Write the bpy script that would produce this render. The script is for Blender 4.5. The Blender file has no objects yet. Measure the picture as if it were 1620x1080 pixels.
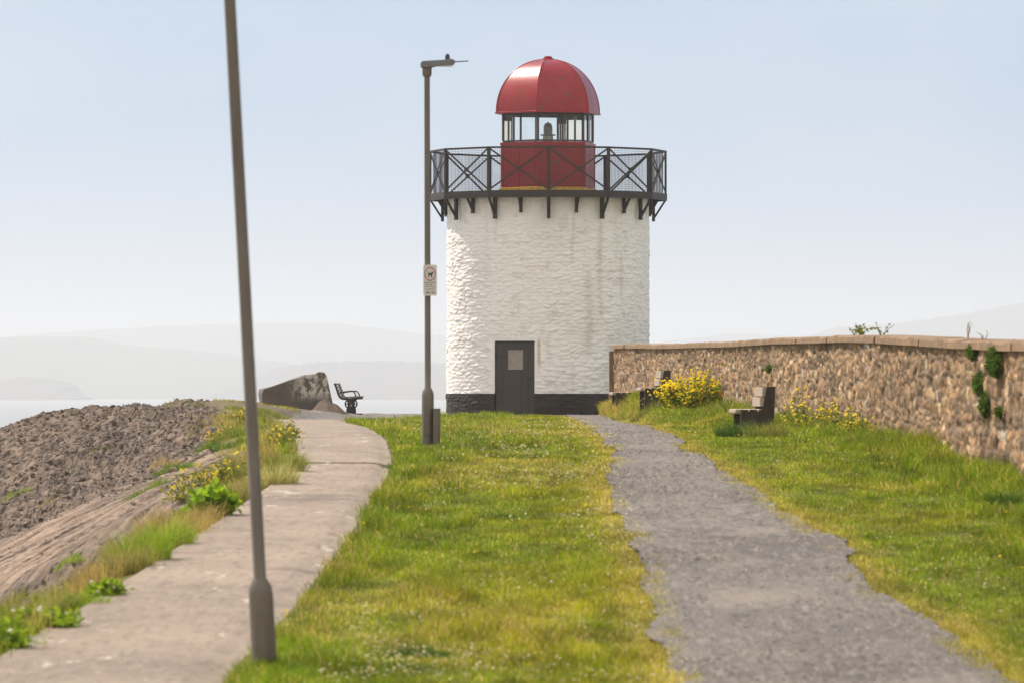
import bpy, math, random
import numpy as np
from mathutils import Vector, Matrix

random.seed(7)
rng = np.random.default_rng(7)
R = math.radians
scene = bpy.context.scene
col = scene.collection

# ------------------------------------------------------------------ camera, sky, sun, exposure
F, EYE, HY = 9000.0, 0.67, 618.0          # focal length in photo pixels, eye height (m), horizon row


def at(px, py, d):
    """photo pixel at distance d -> world point"""
    return Vector(((px - 810) * d / F, d, EYE + (HY - py) * d / F))


cam = bpy.data.cameras.new("camera")
cam.sensor_width = 36
cam.lens = F / 1620 * 36
cam.shift_y = (HY - 540) / 1620
cam.clip_start, cam.clip_end = 0.5, 40000
cam.dof.use_dof = True
cam.dof.focus_distance = 156
cam.dof.aperture_fstop = 6.8
camo = bpy.data.objects.new("camera", cam)
col.objects.link(camo)
camo.location = (0, 0, EYE)
camo.rotation_euler = (R(90), 0, 0)
scene.camera = camo

SUN_EL, SUN_AZ = 49.0, 48.0               # azimuth measured from +Y towards -X
sdir = Vector((-math.sin(R(SUN_AZ)) * math.cos(R(SUN_EL)), math.cos(R(SUN_AZ)) * math.cos(R(SUN_EL)), math.sin(R(SUN_EL))))
world = bpy.data.worlds.new("World")
scene.world = world
world.use_nodes = True
wn = world.node_tree
wn.nodes.clear()
sky = wn.nodes.new("ShaderNodeTexSky")
sky.sky_type = 'NISHITA'
sky.sun_disc = False
sky.sun_elevation = R(SUN_EL)
sky.sun_rotation = R(-SUN_AZ)
sky.altitude = 0
sky.air_density = 1.0
sky.dust_density = 2.5
sky.ozone_density = 1.0
bg = wn.nodes.new("ShaderNodeBackground")
bg.inputs[1].default_value = 0.11
wout = wn.nodes.new("ShaderNodeOutputWorld")
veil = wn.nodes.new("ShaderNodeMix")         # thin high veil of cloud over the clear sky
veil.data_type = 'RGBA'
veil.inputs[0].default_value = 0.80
geo = wn.nodes.new("ShaderNodeTexCoord")      # brightness added behind the camera to lift shade, paler blue over the sea
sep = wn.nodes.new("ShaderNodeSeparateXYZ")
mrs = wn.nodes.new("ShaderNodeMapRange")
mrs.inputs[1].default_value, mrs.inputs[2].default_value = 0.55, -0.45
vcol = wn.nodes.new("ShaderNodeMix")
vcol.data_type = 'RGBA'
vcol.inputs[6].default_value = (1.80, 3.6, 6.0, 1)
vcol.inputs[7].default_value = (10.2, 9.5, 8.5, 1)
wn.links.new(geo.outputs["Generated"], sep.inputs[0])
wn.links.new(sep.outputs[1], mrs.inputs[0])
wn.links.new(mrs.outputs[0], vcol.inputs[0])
cmap = wn.nodes.new("ShaderNodeMapping")
cmap.inputs[3].default_value = (1.0, 1.0, 2.2)
cno = wn.nodes.new("ShaderNodeTexNoise")
cno.inputs["Scale"].default_value = 9.0
cno.inputs["Detail"].default_value = 4
cmr = wn.nodes.new("ShaderNodeMapRange")
cmr.inputs[1].default_value, cmr.inputs[2].default_value = 0.44, 0.66
cmr.inputs[3].default_value, cmr.inputs[4].default_value = 0.0, 0.34
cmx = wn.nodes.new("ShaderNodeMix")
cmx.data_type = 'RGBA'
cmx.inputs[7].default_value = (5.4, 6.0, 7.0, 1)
wn.links.new(geo.outputs["Generated"], cmap.inputs[0])
wn.links.new(cmap.outputs[0], cno.inputs["Vector"])
wn.links.new(cno.outputs[0], cmr.inputs[0])
wn.links.new(cmr.outputs[0], cmx.inputs[0])
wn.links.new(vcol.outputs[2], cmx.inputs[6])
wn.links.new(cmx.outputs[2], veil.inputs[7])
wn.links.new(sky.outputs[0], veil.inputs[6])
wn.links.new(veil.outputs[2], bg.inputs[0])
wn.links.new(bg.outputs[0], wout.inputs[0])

sun = bpy.data.lights.new("sun", 'SUN')
sun.energy = 4.9
sun.angle = R(0.55)
sun.color = (1.0, 0.90, 0.77)
suno = bpy.data.objects.new("sun", sun)
col.objects.link(suno)
suno.rotation_euler = (-sdir).to_track_quat('-Z', 'Y').to_euler()

vs = scene.view_settings
vs.view_transform = 'Standard'
vs.look = 'None'
vs.gamma = 1
vs.exposure = 0.27
scene.cycles.use_denoising = True
scene.cycles.max_bounces = 8
scene.cycles.volume_bounces = 2
scene.cycles.transparent_max_bounces = 24
scene.cycles.sample_clamp_indirect = 8


# ------------------------------------------------------------------ naming helpers
def tag(o, label=None, cat=None, group=None, kind=None):
    if label: o["label"] = label
    if cat: o["category"] = cat
    if group: o["group"] = group
    if kind: o["kind"] = kind
    return o


def link(name, me, mat=None, parent=None, loc=None):
    o = bpy.data.objects.new(name, me)
    col.objects.link(o)
    if mat is not None:
        for m in (mat if isinstance(mat, (list, tuple)) else [mat]):
            me.materials.append(m)
    if parent is not None: o.parent = parent
    if loc is not None: o.location = loc
    return o


def empty(name, loc, label, cat, group=None, rz=0.0):
    o = bpy.data.objects.new(name, None)
    col.objects.link(o)
    o.location = loc
    o.rotation_euler = (0, 0, rz)
    o.empty_display_size = 0.2
    return tag(o, label, cat, group)


def copy_tree(o, parent=None):
    c = o.copy()
    col.objects.link(c)
    c.parent = parent
    for ch in list(o.children):
        copy_tree(ch, c)
    return c


# ------------------------------------------------------------------ mesh helpers
def mesh_np(name, V, faces, cols=None, smooth=False, mat_idx=None):
    """V n x 3; faces m x k (k = 3 or 4)"""
    V = np.asarray(V, dtype=np.float32)
    faces = np.asarray(faces, dtype=np.int32)
    me = bpy.data.meshes.new(name)
    n, (m, k) = len(V), faces.shape
    me.vertices.add(n)
    me.vertices.foreach_set("co", V.ravel())
    me.loops.add(m * k)
    me.loops.foreach_set("vertex_index", faces.ravel())
    me.polygons.add(m)
    me.polygons.foreach_set("loop_start", np.arange(0, m * k, k, dtype=np.int32))
    if cols is not None:
        a = me.color_attributes.new("Col", 'FLOAT_COLOR', 'POINT')
        c = np.ones((n, 4), dtype=np.float32)
        c[:, :3] = cols
        a.data.foreach_set("color", c.ravel())
    if mat_idx is not None:
        me.polygons.foreach_set("material_index", np.asarray(mat_idx, dtype=np.int32))
    me.update(calc_edges=True)
    me.polygons.foreach_set("use_smooth", np.full(m, bool(smooth)))
    return me


def grid_faces(nj, ni, wrap=False):
    j, i = np.meshgrid(np.arange(nj - 1), np.arange(ni if wrap else ni - 1), indexing='ij')
    i2 = (i + 1) % ni
    a = j * ni + i
    b = j * ni + i2
    return np.stack([a, b, b + ni, a + ni], -1).reshape(-1, 4)


class MB:
    def __init__(s):
        s.v, s.f = [], []

    def poly(s, pts, faces):
        n = len(s.v)
        s.v += [tuple(p) for p in pts]
        s.f += [tuple(i + n for i in f) for f in faces]
        return s

    def box(s, c, size, rz=0.0, M=None):
        x, y, z = (k / 2 for k in size)
        pts = [Vector((a, b, e)) for e in (-z, z) for a, b in ((-x, -y), (x, -y), (x, y), (-x, y))]
        m = Matrix.Translation(c) @ (M if M is not None else Matrix.Rotation(rz, 4, 'Z'))
        return s.poly([m @ p for p in pts], [(3, 2, 1, 0), (4, 5, 6, 7), (0, 1, 5, 4), (1, 2, 6, 5), (2, 3, 7, 6), (3, 0, 4, 7)])

    def bar(s, p0, p1, w, h, up=(0, 0, 1)):
        p0, p1, up = Vector(p0), Vector(p1), Vector(up)
        d = (p1 - p0).normalized()
        a = d.cross(up)
        if a.length < 1e-4: a = d.cross(Vector((0, 1, 0)))
        a.normalize()
        b = a.cross(d)
        pts = []
        for p in (p0, p1):
            for i, j in ((-1, -1), (1, -1), (1, 1), (-1, 1)):
                pts.append(p + a * (i * w / 2) + b * (j * h / 2))
        return s.poly(pts, [(0, 1, 2, 3), (7, 6, 5, 4), (0, 4, 5, 1), (1, 5, 6, 2), (2, 6, 7, 3), (3, 7, 4, 0)])

    def tube(s, pts, rad, n=12, cap=True):
        pts = [Vector(p) for p in pts]
        rad = rad if isinstance(rad, (list, tuple)) else [rad] * len(pts)
        base = len(s.v)
        for k, p in enumerate(pts):
            t = (pts[min(k + 1, len(pts) - 1)] - pts[max(k - 1, 0)]).normalized()
            a = t.cross(Vector((0, 1, 0)))
            if a.length < 1e-3: a = t.cross(Vector((1, 0, 0)))
            a.normalize()
            b = t.cross(a)
            for i in range(n):
                w = 2 * math.pi * i / n
                s.v.append(tuple(p + (a * math.cos(w) + b * math.sin(w)) * rad[k]))
        for k in range(len(pts) - 1):
            for i in range(n):
                i2 = (i + 1) % n
                o = base + k * n
                s.f.append((o + i, o + i2, o + n + i2, o + n + i))
        if cap:
            s.f.append(tuple(base + i for i in reversed(range(n))))
            s.f.append(tuple(base + (len(pts) - 1) * n + i for i in range(n)))
        return s

    def lathe(s, prof, c=(0, 0, 0), n=32):
        base = len(s.v)
        for r, z in prof:
            for i in range(n):
                w = 2 * math.pi * i / n
                s.v.append((c[0] + r * math.cos(w), c[1] + r * math.sin(w), c[2] + z))
        for k in range(len(prof) - 1):
            for i in range(n):
                i2 = (i + 1) % n
                o = base + k * n
                s.f.append((o + i, o + i2, o + n + i2, o + n + i))
        s.f.append(tuple(base + i for i in reversed(range(n))))
        s.f.append(tuple(base + (len(prof) - 1) * n + i for i in range(n)))
        return s

    def build(s, name, mat, parent=None, loc=None, smooth=False, bevel=0.0):
        me = bpy.data.meshes.new(name)
        me.from_pydata(s.v, [], s.f)
        me.update()
        if smooth:
            me.polygons.foreach_set("use_smooth", [True] * len(me.polygons))
            me.set_sharp_from_angle(angle=R(35))
        o = link(name, me, mat, parent, loc)
        if bevel:
            b = o.modifiers.new("bevel", 'BEVEL')
            b.width = bevel
            b.segments = 2
            b.limit_method = 'ANGLE'
        return o


# ------------------------------------------------------------------ numpy noise
def h2(ix, iy, seed):
    x = (ix.astype(np.int64) * 374761393 + iy.astype(np.int64) * 668265263 + seed * 982451653) & 0xffffffff
    x = ((x ^ (x >> 13)) * 1274126177) & 0xffffffff
    x = ((x ^ (x >> 16)) * 2246822519) & 0xffffffff
    return ((x ^ (x >> 15)) & 0xffffff) / float(0xffffff)


def vnoise(x, y, seed=0):
    x, y = np.asarray(x, float), np.asarray(y, float)
    ix, iy = np.floor(x), np.floor(y)
    fx, fy = x - ix, y - iy
    fx, fy = fx * fx * (3 - 2 * fx), fy * fy * (3 - 2 * fy)
    ix, iy = ix.astype(np.int64), iy.astype(np.int64)
    a, b = h2(ix, iy, seed), h2(ix + 1, iy, seed)
    c, d = h2(ix, iy + 1, seed), h2(ix + 1, iy + 1, seed)
    return (a + (b - a) * fx) * (1 - fy) + (c + (d - c) * fx) * fy


def fbm(x, y, octs=4, seed=0):
    t, a, n = 0.0, 0.5, 0.0
    for k in range(octs):
        t = t + a * vnoise(x * 2 ** k, y * 2 ** k, seed + k * 17)
        n += a
        a *= 0.5
    return t / n


def sstep(e0, e1, x):
    t = np.clip((x - e0) / (e1 - e0), 0, 1)
    return t * t * (3 - 2 * t)


def rubble(u, v, seed, rh=(0.12, 0.24), w0=0.32, edge=0.045, wob=0.06):
    """coursed rubble masonry: relief (0 in the joint .. 1), random per stone, distance to the joint"""
    r = np.random.default_rng(seed)
    rows = np.concatenate([[-1.0], -1.0 + np.cumsum(r.uniform(*rh, 90))])
    vv = v + wob * (fbm(u * 1.3, v * 1.3, 2, seed) - 0.5) * 2
    k = np.clip(np.searchsorted(rows, vv) - 1, 0, 89)
    lo, hi = rows[k], rows[k + 1]
    wr = w0 * (0.65 + 0.8 * h2(k, k * 0 + 3, seed))
    uu = (u + 0.05 * (vnoise(u * 2, v * 5, seed + 5) - 0.5)) / wr + 31.7 * h2(k, k * 0 + 9, seed)
    i = np.floor(uu).astype(np.int64)
    b0 = i + 0.6 * (h2(i, k, seed + 1) - 0.5)
    b1 = i + 1 + 0.6 * (h2(i + 1, k, seed + 1) - 0.5)
    i = np.where(uu < b0, i - 1, np.where(uu > b1, i + 1, i))
    b0 = i + 0.6 * (h2(i, k, seed + 1) - 0.5)
    b1 = i + 1 + 0.6 * (h2(i + 1, k, seed + 1) - 0.5)
    du = np.minimum(uu - b0, b1 - uu) * wr
    dv = np.minimum(vv - lo, hi - vv)
    e = np.minimum(du, dv)
    sid = h2(i, k, seed + 2)
    sid2 = h2(i, k, seed + 3)
    rel = sstep(0, edge, e)
    tilt = (sid2 - 0.5) * ((uu - b0) / (b1 - b0) - 0.5) + (sid - 0.5) * ((vv - lo) / (hi - lo) - 0.5)
    return rel * (0.55 + 0.45 * sid2 + 0.7 * tilt), sid, e


def worley(u, v, cu, cv, seed, ju=0.85, jv=0.7, edge=0.12):
    """random rubble: irregular stones about cu wide and cv tall -> relief, random per stone, joint distance"""
    u = u / cu + 0.35 * (fbm(u * 2.2, v * 2.2, 2, seed + 40) - 0.5) * 2
    v = v / cv + 0.45 * (fbm(u * 0.7, v * 0.5, 2, seed + 41) - 0.5) * 2
    iu, iv = np.floor(u).astype(np.int64), np.floor(v).astype(np.int64)
    f1 = np.full(u.shape, 9.0); f2 = np.full(u.shape, 9.0)
    s1_ = np.zeros(u.shape); s2_ = np.zeros(u.shape); gu = np.zeros(u.shape); gv = np.zeros(u.shape)
    for dv_ in (-1, 0, 1):
        for du_ in (-2, -1, 0, 1, 2):
            cu_, cv_ = iu + du_, iv + dv_
            x = cu_ + 0.5 + ju * (h2(cu_, cv_, seed) - 0.5) + 0.5 * (cv_ & 1)
            y = cv_ + 0.5 + jv * (h2(cu_, cv_, seed + 1) - 0.5)
            a, b = u - x, v - y
            d = np.maximum(np.abs(a) * 0.9, np.abs(b)) * 0.6 + np.sqrt(a * a + b * b) * 0.4
            c = d < f1
            f2 = np.where(c, f1, np.minimum(f2, d))
            f1 = np.where(c, d, f1)
            gu = np.where(c, a, gu); gv = np.where(c, b, gv)
            s1_ = np.where(c, h2(cu_, cv_, seed + 2), s1_)
            s2_ = np.where(c, h2(cu_, cv_, seed + 3), s2_)
    e = (f2 - f1)
    rel = sstep(0, edge, e)
    return rel * (0.35 + 0.65 * s2_ + 0.9 * (s1_ - 0.5) * gv + 0.9 * (s2_ - 0.5) * gu), s1_, e


# ------------------------------------------------------------------ materials
def newmat(name):
    m = bpy.data.materials.new(name)
    m.use_nodes = True
    nt = m.node_tree
    return m, nt, nt.nodes["Principled BSDF"]


def N(nt, t, **kw):
    n = nt.nodes.new(t)
    for k, v in kw.items():
        setattr(n, k, v)
    return n


def rgba(c):
    return (c[0], c[1], c[2], 1.0)


def mix(nt, fac, a, b, mode='MIX'):
    n = N(nt, "ShaderNodeMix", data_type='RGBA', blend_type=mode)
    for i, v in ((0, fac), (6, a), (7, b)):
        if hasattr(v, 'links'): nt.links.new(v, n.inputs[i])
        elif i == 0: n.inputs[0].default_value = v
        else: n.inputs[i].default_value = rgba(v)
    return n.outputs[2]


def noise(nt, scale, detail=4, rough=0.6, stretch=None, lo=0.35, hi=0.65, coord='Object', off=(0, 0, 0)):
    tc = N(nt, "ShaderNodeTexCoord")
    mp = N(nt, "ShaderNodeMapping")
    mp.inputs[1].default_value = off
    if stretch: mp.inputs[3].default_value = stretch
    nt.links.new(tc.outputs[coord], mp.inputs[0])
    n = N(nt, "ShaderNodeTexNoise")
    n.inputs["Scale"].default_value = scale
    n.inputs["Detail"].default_value = detail
    n.inputs["Roughness"].default_value = rough
    nt.links.new(mp.outputs[0], n.inputs["Vector"])
    mr = N(nt, "ShaderNodeMapRange")
    mr.inputs[1].default_value = lo
    mr.inputs[2].default_value = hi
    nt.links.new(n.outputs["Fac"], mr.inputs[0])
    return mr.outputs[0]


def bump(nt, bsdf, h, strength=0.5, dist=0.02):
    b = N(nt, "ShaderNodeBump")
    b.inputs["Strength"].default_value = strength
    b.inputs["Distance"].default_value = dist
    nt.links.new(h, b.inputs["Height"])
    nt.links.new(b.outputs[0], bsdf.inputs["Normal"])


def simple(name, c, rough=0.6, c2=None, scale=6, lo=0.4, hi=0.7, stretch=None, metal=0.0, bmp=0.0, bscale=40, bdist=0.01, spec=0.5):
    m, nt, b = newmat(name)
    b.inputs["Roughness"].default_value = rough
    b.inputs["Metallic"].default_value = metal
    b.inputs["Specular IOR Level"].default_value = spec
    if c2 is not None:
        nt.links.new(mix(nt, noise(nt, scale, 5, 0.65, stretch, lo, hi), c, c2), b.inputs["Base Color"])
    else:
        b.inputs["Base Color"].default_value = rgba(c)
    if bmp:
        bump(nt, b, noise(nt, bscale, 4, 0.6, stretch, 0, 1), bmp, bdist)
    return m


def attr_mat(name, rough=0.85, bmp=0.0, bscale=30, bdist=0.02, var=0.0, vscale=20, spec=0.3):
    """base colour from the mesh's own colour attribute, with a little mottling"""
    m, nt, b = newmat(name)
    a = N(nt, "ShaderNodeVertexColor", layer_name="Col")
    c = a.outputs[0]
    if var:
        c = mix(nt, noise(nt, vscale, 5, 0.65, None, 0.3, 0.7), c, mix(nt, 1.0, c, (1 - var, 1 - var, 1 - var), 'MULTIPLY'))
    nt.links.new(c, b.inputs["Base Color"])
    b.inputs["Roughness"].default_value = rough
    b.inputs["Specular IOR Level"].default_value = spec
    if bmp: bump(nt, b, noise(nt, bscale, 5, 0.65, None, 0, 1), bmp, bdist)
    return m


def leaf_mat(name, trans=0.55, rough=0.5):
    m = bpy.data.materials.new(name)
    m.use_nodes = True
    nt = m.node_tree
    nt.nodes.clear()
    a = N(nt, "ShaderNodeVertexColor", layer_name="Col")
    p = N(nt, "ShaderNodeBsdfPrincipled")
    p.inputs["Roughness"].default_value = rough
    p.inputs["Specular IOR Level"].default_value = 0.12
    t = N(nt, "ShaderNodeBsdfTranslucent")
    ms = N(nt, "ShaderNodeMixShader")
    ms.inputs[0].default_value = trans
    o = N(nt, "ShaderNodeOutputMaterial")
    nt.links.new(a.outputs[0], p.inputs["Base Color"])
    nt.links.new(a.outputs[0], t.inputs["Color"])
    nt.links.new(p.outputs[0], ms.inputs[1])
    nt.links.new(t.outputs[0], ms.inputs[2])
    nt.links.new(ms.outputs[0], o.inputs[0])
    return m


M = {}
M['leaf'] = leaf_mat("foliage")
M['iron'] = simple("black iron paint", (0.026, 0.018, 0.013), 0.55, (0.055, 0.032, 0.02), 9, 0.5, 0.8)
M['red'] = None
m, nt, b = newmat("red paint")
c = mix(nt, noise(nt, 2.2, 4, 0.6, None, 0.35, 0.75), (0.275, 0.016, 0.018), (0.33, 0.035, 0.036))
c = mix(nt, noise(nt, 3.3, 6, 0.75, None, 0.565, 0.65, off=(3.1, 1.7, 0.4)), c, (0.12, 0.07, 0.035))
nt.links.new(c, b.inputs["Base Color"])
b.inputs["Roughness"].default_value = 0.34
b.inputs["Specular IOR Level"].default_value = 0.35
bump(nt, b, noise(nt, 9, 4, 0.6, None, 0, 1), 0.25, 0.01)
M['red'] = m
M['yellow'] = simple("yellow paint", (0.75, 0.42, 0.04), 0.5, (0.35, 0.2, 0.05), 8)
M['glazing'] = simple("brown glazing bar paint", (0.075, 0.052, 0.045), 0.55)
M['door'] = simple("dark brown door paint", (0.038, 0.027, 0.020), 0.6, (0.052, 0.042, 0.035), 5, stretch=(1, 1, 0.2))
M['notice'] = simple("weathered notice panel", (0.30, 0.26, 0.23), 0.5, (0.22, 0.18, 0.15), 9)
M['pole'] = simple("weathered galvanised steel", (0.165, 0.135, 0.105), 0.55, (0.11, 0.088, 0.068), 7, 0.35, 0.7, stretch=(1, 1, 0.25), metal=0.1, bmp=0.1)
M['lamp_grey'] = simple("grey lamp casting", (0.16, 0.165, 0.17), 0.45, (0.11, 0.11, 0.11), 12)
M['dark'] = simple("dark plastic", (0.03, 0.03, 0.03), 0.4)
M['signwhite'] = simple("sign white", (0.62, 0.60, 0.57), 0.4, (0.5, 0.47, 0.43), 12)
M['signred'] = simple("sign red", (0.42, 0.09, 0.06), 0.4)
M['signblack'] = simple("sign black", (0.03, 0.03, 0.035), 0.4)
M['signgrey'] = simple("sign faded print", (0.26, 0.24, 0.22), 0.5)
M['timber'] = simple("weathered timber", (0.44, 0.355, 0.275), 0.85, (0.31, 0.24, 0.18), 5, 0.3, 0.7, stretch=(6, 0.6, 6), bmp=0.3, bscale=20)
M['shadetimber'] = simple("dark timber", (0.05, 0.036, 0.026), 0.85, (0.026, 0.019, 0.014), 6, bmp=0.3)  # dark tone stands for the shade on the benches' end faces
M['slat'] = simple("bench slat", (0.24, 0.20, 0.17), 0.8, (0.16, 0.13, 0.11), 6, stretch=(4, 0.6, 4))
M['lamp_lens'] = simple("optic casing", (0.16, 0.16, 0.15), 0.4, (0.10, 0.10, 0.09), 8)
M['optic_stand'] = simple("cream pedestal", (0.36, 0.34, 0.28), 0.5)
m, nt, b = newmat("thin window glass")
nt.nodes.clear()
tr = N(nt, "ShaderNodeBsdfTransparent")
tr.inputs[0].default_value = (0.965, 0.985, 0.97, 1)
gl = N(nt, "ShaderNodeBsdfGlossy")
gl.inputs["Roughness"].default_value = 0.03
fr = N(nt, "ShaderNodeFresnel")
ms = N(nt, "ShaderNodeMixShader")
om = N(nt, "ShaderNodeOutputMaterial")
nt.links.new(fr.outputs[0], ms.inputs[0])
nt.links.new(tr.outputs[0], ms.inputs[1])
nt.links.new(gl.outputs[0], ms.inputs[2])
nt.links.new(ms.outputs[0], om.inputs[0])
M['glass'] = m
M['paint'] = attr_mat("lime washed stone", 0.75, 0.35, 22, 0.02, 0.06, 9)
M['plinth'] = attr_mat("black tarred stone", 0.7, 0.35, 22, 0.02, 0.2, 9)
M['stone'] = attr_mat("rubble wall stone", 0.9, 0.6, 26, 0.03, 0.45, 16)
M['coping'] = simple("coping sandstone", (0.29, 0.178, 0.092), 0.9, (0.17, 0.108, 0.062), 2.0, 0.35, 0.65, bmp=0.5, bscale=14, bdist=0.03)
M['copingshadow'] = simple("dark coping", (0.05, 0.04, 0.035), 0.9, (0.08, 0.065, 0.05), 6)
M['rock'] = None
m, nt, b = newmat("armour rock")
oi = N(nt, "ShaderNodeObjectInfo")
c = mix(nt, noise(nt, 3.0, 6, 0.7, None, 0.35, 0.65), (0.235, 0.170, 0.124), (0.125, 0.093, 0.072))
c2 = mix(nt, noise(nt, 14, 4, 0.7, None, 0.55, 0.75), c, (0.32, 0.26, 0.21))
hv = N(nt, "ShaderNodeHueSaturation")
mr = N(nt, "ShaderNodeMapRange")
mr.inputs[3].default_value, mr.inputs[4].default_value = 0.7, 1.3
nt.links.new(oi.outputs["Random"], mr.inputs[0])
nt.links.new(mr.outputs[0], hv.inputs["Value"])
nt.links.new(c2, hv.inputs["Color"])
nt.links.new(hv.outputs[0], b.inputs["Base Color"])
b.inputs["Roughness"].default_value = 0.9
bump(nt, b, noise(nt, 18, 6, 0.7, None, 0, 1), 0.7, 0.03)
M['rock'] = m
M['ground'] = attr_mat("earth and bedrock", 0.95, 0.7, 9, 0.05, 0.35, 6)
M['rubble'] = attr_mat("loose rubble", 0.92, 0.5, 25, 0.02, 0.25, 12)
M['pebble'] = attr_mat("track stones", 0.9)

# concrete path
m, nt, b = newmat("old concrete")
c = mix(nt, noise(nt, 1.0, 5, 0.65, (0.7, 0.45, 1), 0.35, 0.65), (0.335, 0.255, 0.188), (0.21, 0.16, 0.12))
c = mix(nt, noise(nt, 1.0, 4, 0.8, (12, 2.0, 1), 0.48, 0.72), c, (0.34, 0.255, 0.19))
c = mix(nt, noise(nt, 1.0, 4, 0.8, (13, 2.0, 1), 0.50, 0.74, off=(3, 9, 0)), c, (0.15, 0.108, 0.082))
c = mix(nt, noise(nt, 1.0, 6, 0.75, (2.2, 0.55, 1), 0.60, 0.66, off=(5, 2, 0)), c, (0.50, 0.43, 0.35))
c = mix(nt, noise(nt, 1.0, 3, 0.6, (0.6, 0.8, 1), 0.60, 0.76, off=(1, 8, 0)), c, (0.13, 0.098, 0.075))
nt.links.new(c, b.inputs["Base Color"])
b.inputs["Roughness"].default_value = 0.92
bump(nt, b, noise(nt, 45, 5, 0.75, None, 0, 1), 0.6, 0.02)
M['concrete'] = m
# gravel
m, nt, b = newmat("compacted gravel")
c = mix(nt, noise(nt, 1.0, 5, 0.7, (0.7, 0.22, 1), 0.35, 0.65), (0.215, 0.184, 0.158), (0.128, 0.112, 0.100))
c = mix(nt, noise(nt, 1.0, 4, 0.85, (13, 1.7, 1), 0.50, 0.66), c, (0.30, 0.252, 0.215))
c = mix(nt, noise(nt, 1.0, 4, 0.85, (12, 1.6, 1), 0.52, 0.66, off=(9, 4, 1)), c, (0.085, 0.072, 0.065))
c = mix(nt, noise(nt, 1.0, 4, 0.6, (0.8, 0.25, 1), 0.56, 0.72, off=(2, 7, 0)), c, (0.285, 0.235, 0.195))
nt.links.new(c, b.inputs["Base Color"])
b.inputs["Roughness"].default_value = 0.95
bump(nt, b, noise(nt, 30, 4, 0.8, None, 0, 1), 0.9, 0.03)
M['gravel'] = m
# old broken concrete block with flaked white paint
m, nt, b = newmat("broken concrete block")
c = mix(nt, noise(nt, 2.0, 5, 0.7, None, 0.35, 0.7), (0.135, 0.108, 0.09), (0.09, 0.075, 0.065))
tc = N(nt, "ShaderNodeTexCoord")
sx = N(nt, "ShaderNodeSeparateXYZ")
nt.links.new(tc.outputs["Object"], sx.inputs[0])
mx = N(nt, "ShaderNodeMapRange")
mx.inputs[1].default_value, mx.inputs[2].default_value = -0.25, 0.25
nt.links.new(sx.outputs[0], mx.inputs[0])
mz = N(nt, "ShaderNodeMapRange")
mz.inputs[1].default_value, mz.inputs[2].default_value = 0.12, 0.36
nt.links.new(sx.outputs[2], mz.inputs[0])
mm = N(nt, "ShaderNodeMath", operation='MULTIPLY')
nt.links.new(mx.outputs[0], mm.inputs[0])
nt.links.new(mz.outputs[0], mm.inputs[1])
m2 = N(nt, "ShaderNodeMath", operation='MULTIPLY')
nt.links.new(mm.outputs[0], m2.inputs[0])
nt.links.new(noise(nt, 3.6, 6, 0.75, (1, 1, 0.6), 0.47, 0.53), m2.inputs[1])
nt.links.new(mix(nt, m2.outputs[0], c, (0.50, 0.45, 0.38)), b.inputs["Base Color"])
b.inputs["Roughness"].default_value = 0.9
bump(nt, b, noise(nt, 9, 6, 0.7, None, 0, 1), 0.6, 0.04)
M['block'] = m
# sea
m, nt, b = newmat("sea water")
b.inputs["Base Color"].default_value = (0.30, 0.285, 0.26, 1)
b.inputs["Roughness"].default_value = 0.35
b.inputs["IOR"].default_value = 1.33
bump(nt, b, noise(nt, 0.55, 4, 0.65, (1, 0.6, 1), 0, 1, coord='Object'), 1.0, 0.22)
M['sea'] = m
M['hill'] = simple("far fields and woods", (0.05, 0.065, 0.05), 1.0, (0.10, 0.095, 0.075), 0.004, 0.35, 0.65)
M['wood'] = simple("far wooded headland", (0.055, 0.05, 0.045), 1.0, (0.10, 0.09, 0.08), 0.02)

# ------------------------------------------------------------------ terrain
PY = np.array([-10, 15, 30, 36, 45, 50, 62, 70, 76, 84, 150, 168])
PZ = np.array([-1.0, -1.2, -1.24, -1.18, -0.87, -0.72, -0.38, -0.15, -0.04, 0.0, 0.0, 0.0])
_yy = np.linspace(-10, 168, 1781)
_pp = np.interp(_yy, PY, PZ)
_k = np.hanning(81); _k /= _k.sum()
_pp = np.convolve(np.pad(_pp, 40, mode='edge'), _k, 'valid')


def prof(y):
    return np.interp(y, _yy, _pp)


_dd = np.linspace(28, 160, 2000)
_rowy = HY + (EYE - prof(_dd)) * F / _dd


def d_of(py):
    return float(np.interp(-py, -_rowy, _dd))


def edge(pts):
    """image row/column pairs along a ground edge -> x as a function of distance"""
    d = np.array([d_of(p[1]) for p in pts])
    x = (np.array([p[0] for p in pts]) - 810) * d / F
    o = np.argsort(d)
    return d[o], x[o]


PLd, PLx = edge([(-60, 1080), (0, 1048), (190, 932), (235, 905), (320, 848), (390, 800), (440, 765), (472, 738), (472, 715), (466, 700), (455, 688), (443, 673), (440, 668)])
PRd, PRx = edge([(350, 1085), (435, 990), (484, 940), (566, 830), (604, 770), (621, 737), (617, 715), (604, 692), (580, 677), (545, 669)])
TLd, TLx = edge([(1062, 1082), (1030, 1000), (1015, 930), (1010, 880), (965, 800), (968, 760), (972, 720), (950, 690), (930, 676), (915, 666), (900, 661)])
TRd, TRx = edge([(1610, 1082), (1500, 1000), (1390, 940), (1335, 870), (1240, 810), (1180, 770), (1090, 712), (1045, 686), (1020, 675), (985, 666), (975, 661)])
path_l = lambda y: np.interp(y, PLd, PLx)
path_r = lambda y: np.interp(y, PRd, PRx)
track_l = lambda y: np.interp(y, TLd, TLx)
track_r = lambda y: np.interp(y, TRd, TRx)
WY = np.array([20, 40, 62.6, 75, 87, 103, 120, 135, 150])
WX = np.array([6.3, 6.0, 5.63, 5.38, 5.1, 4.62, 4.02, 3.36, 2.70])
WZ = np.array([0.25, 0.35, 0.535, 0.70, 0.85, 0.93, 1.0, 1.11, 1.22])
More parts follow.
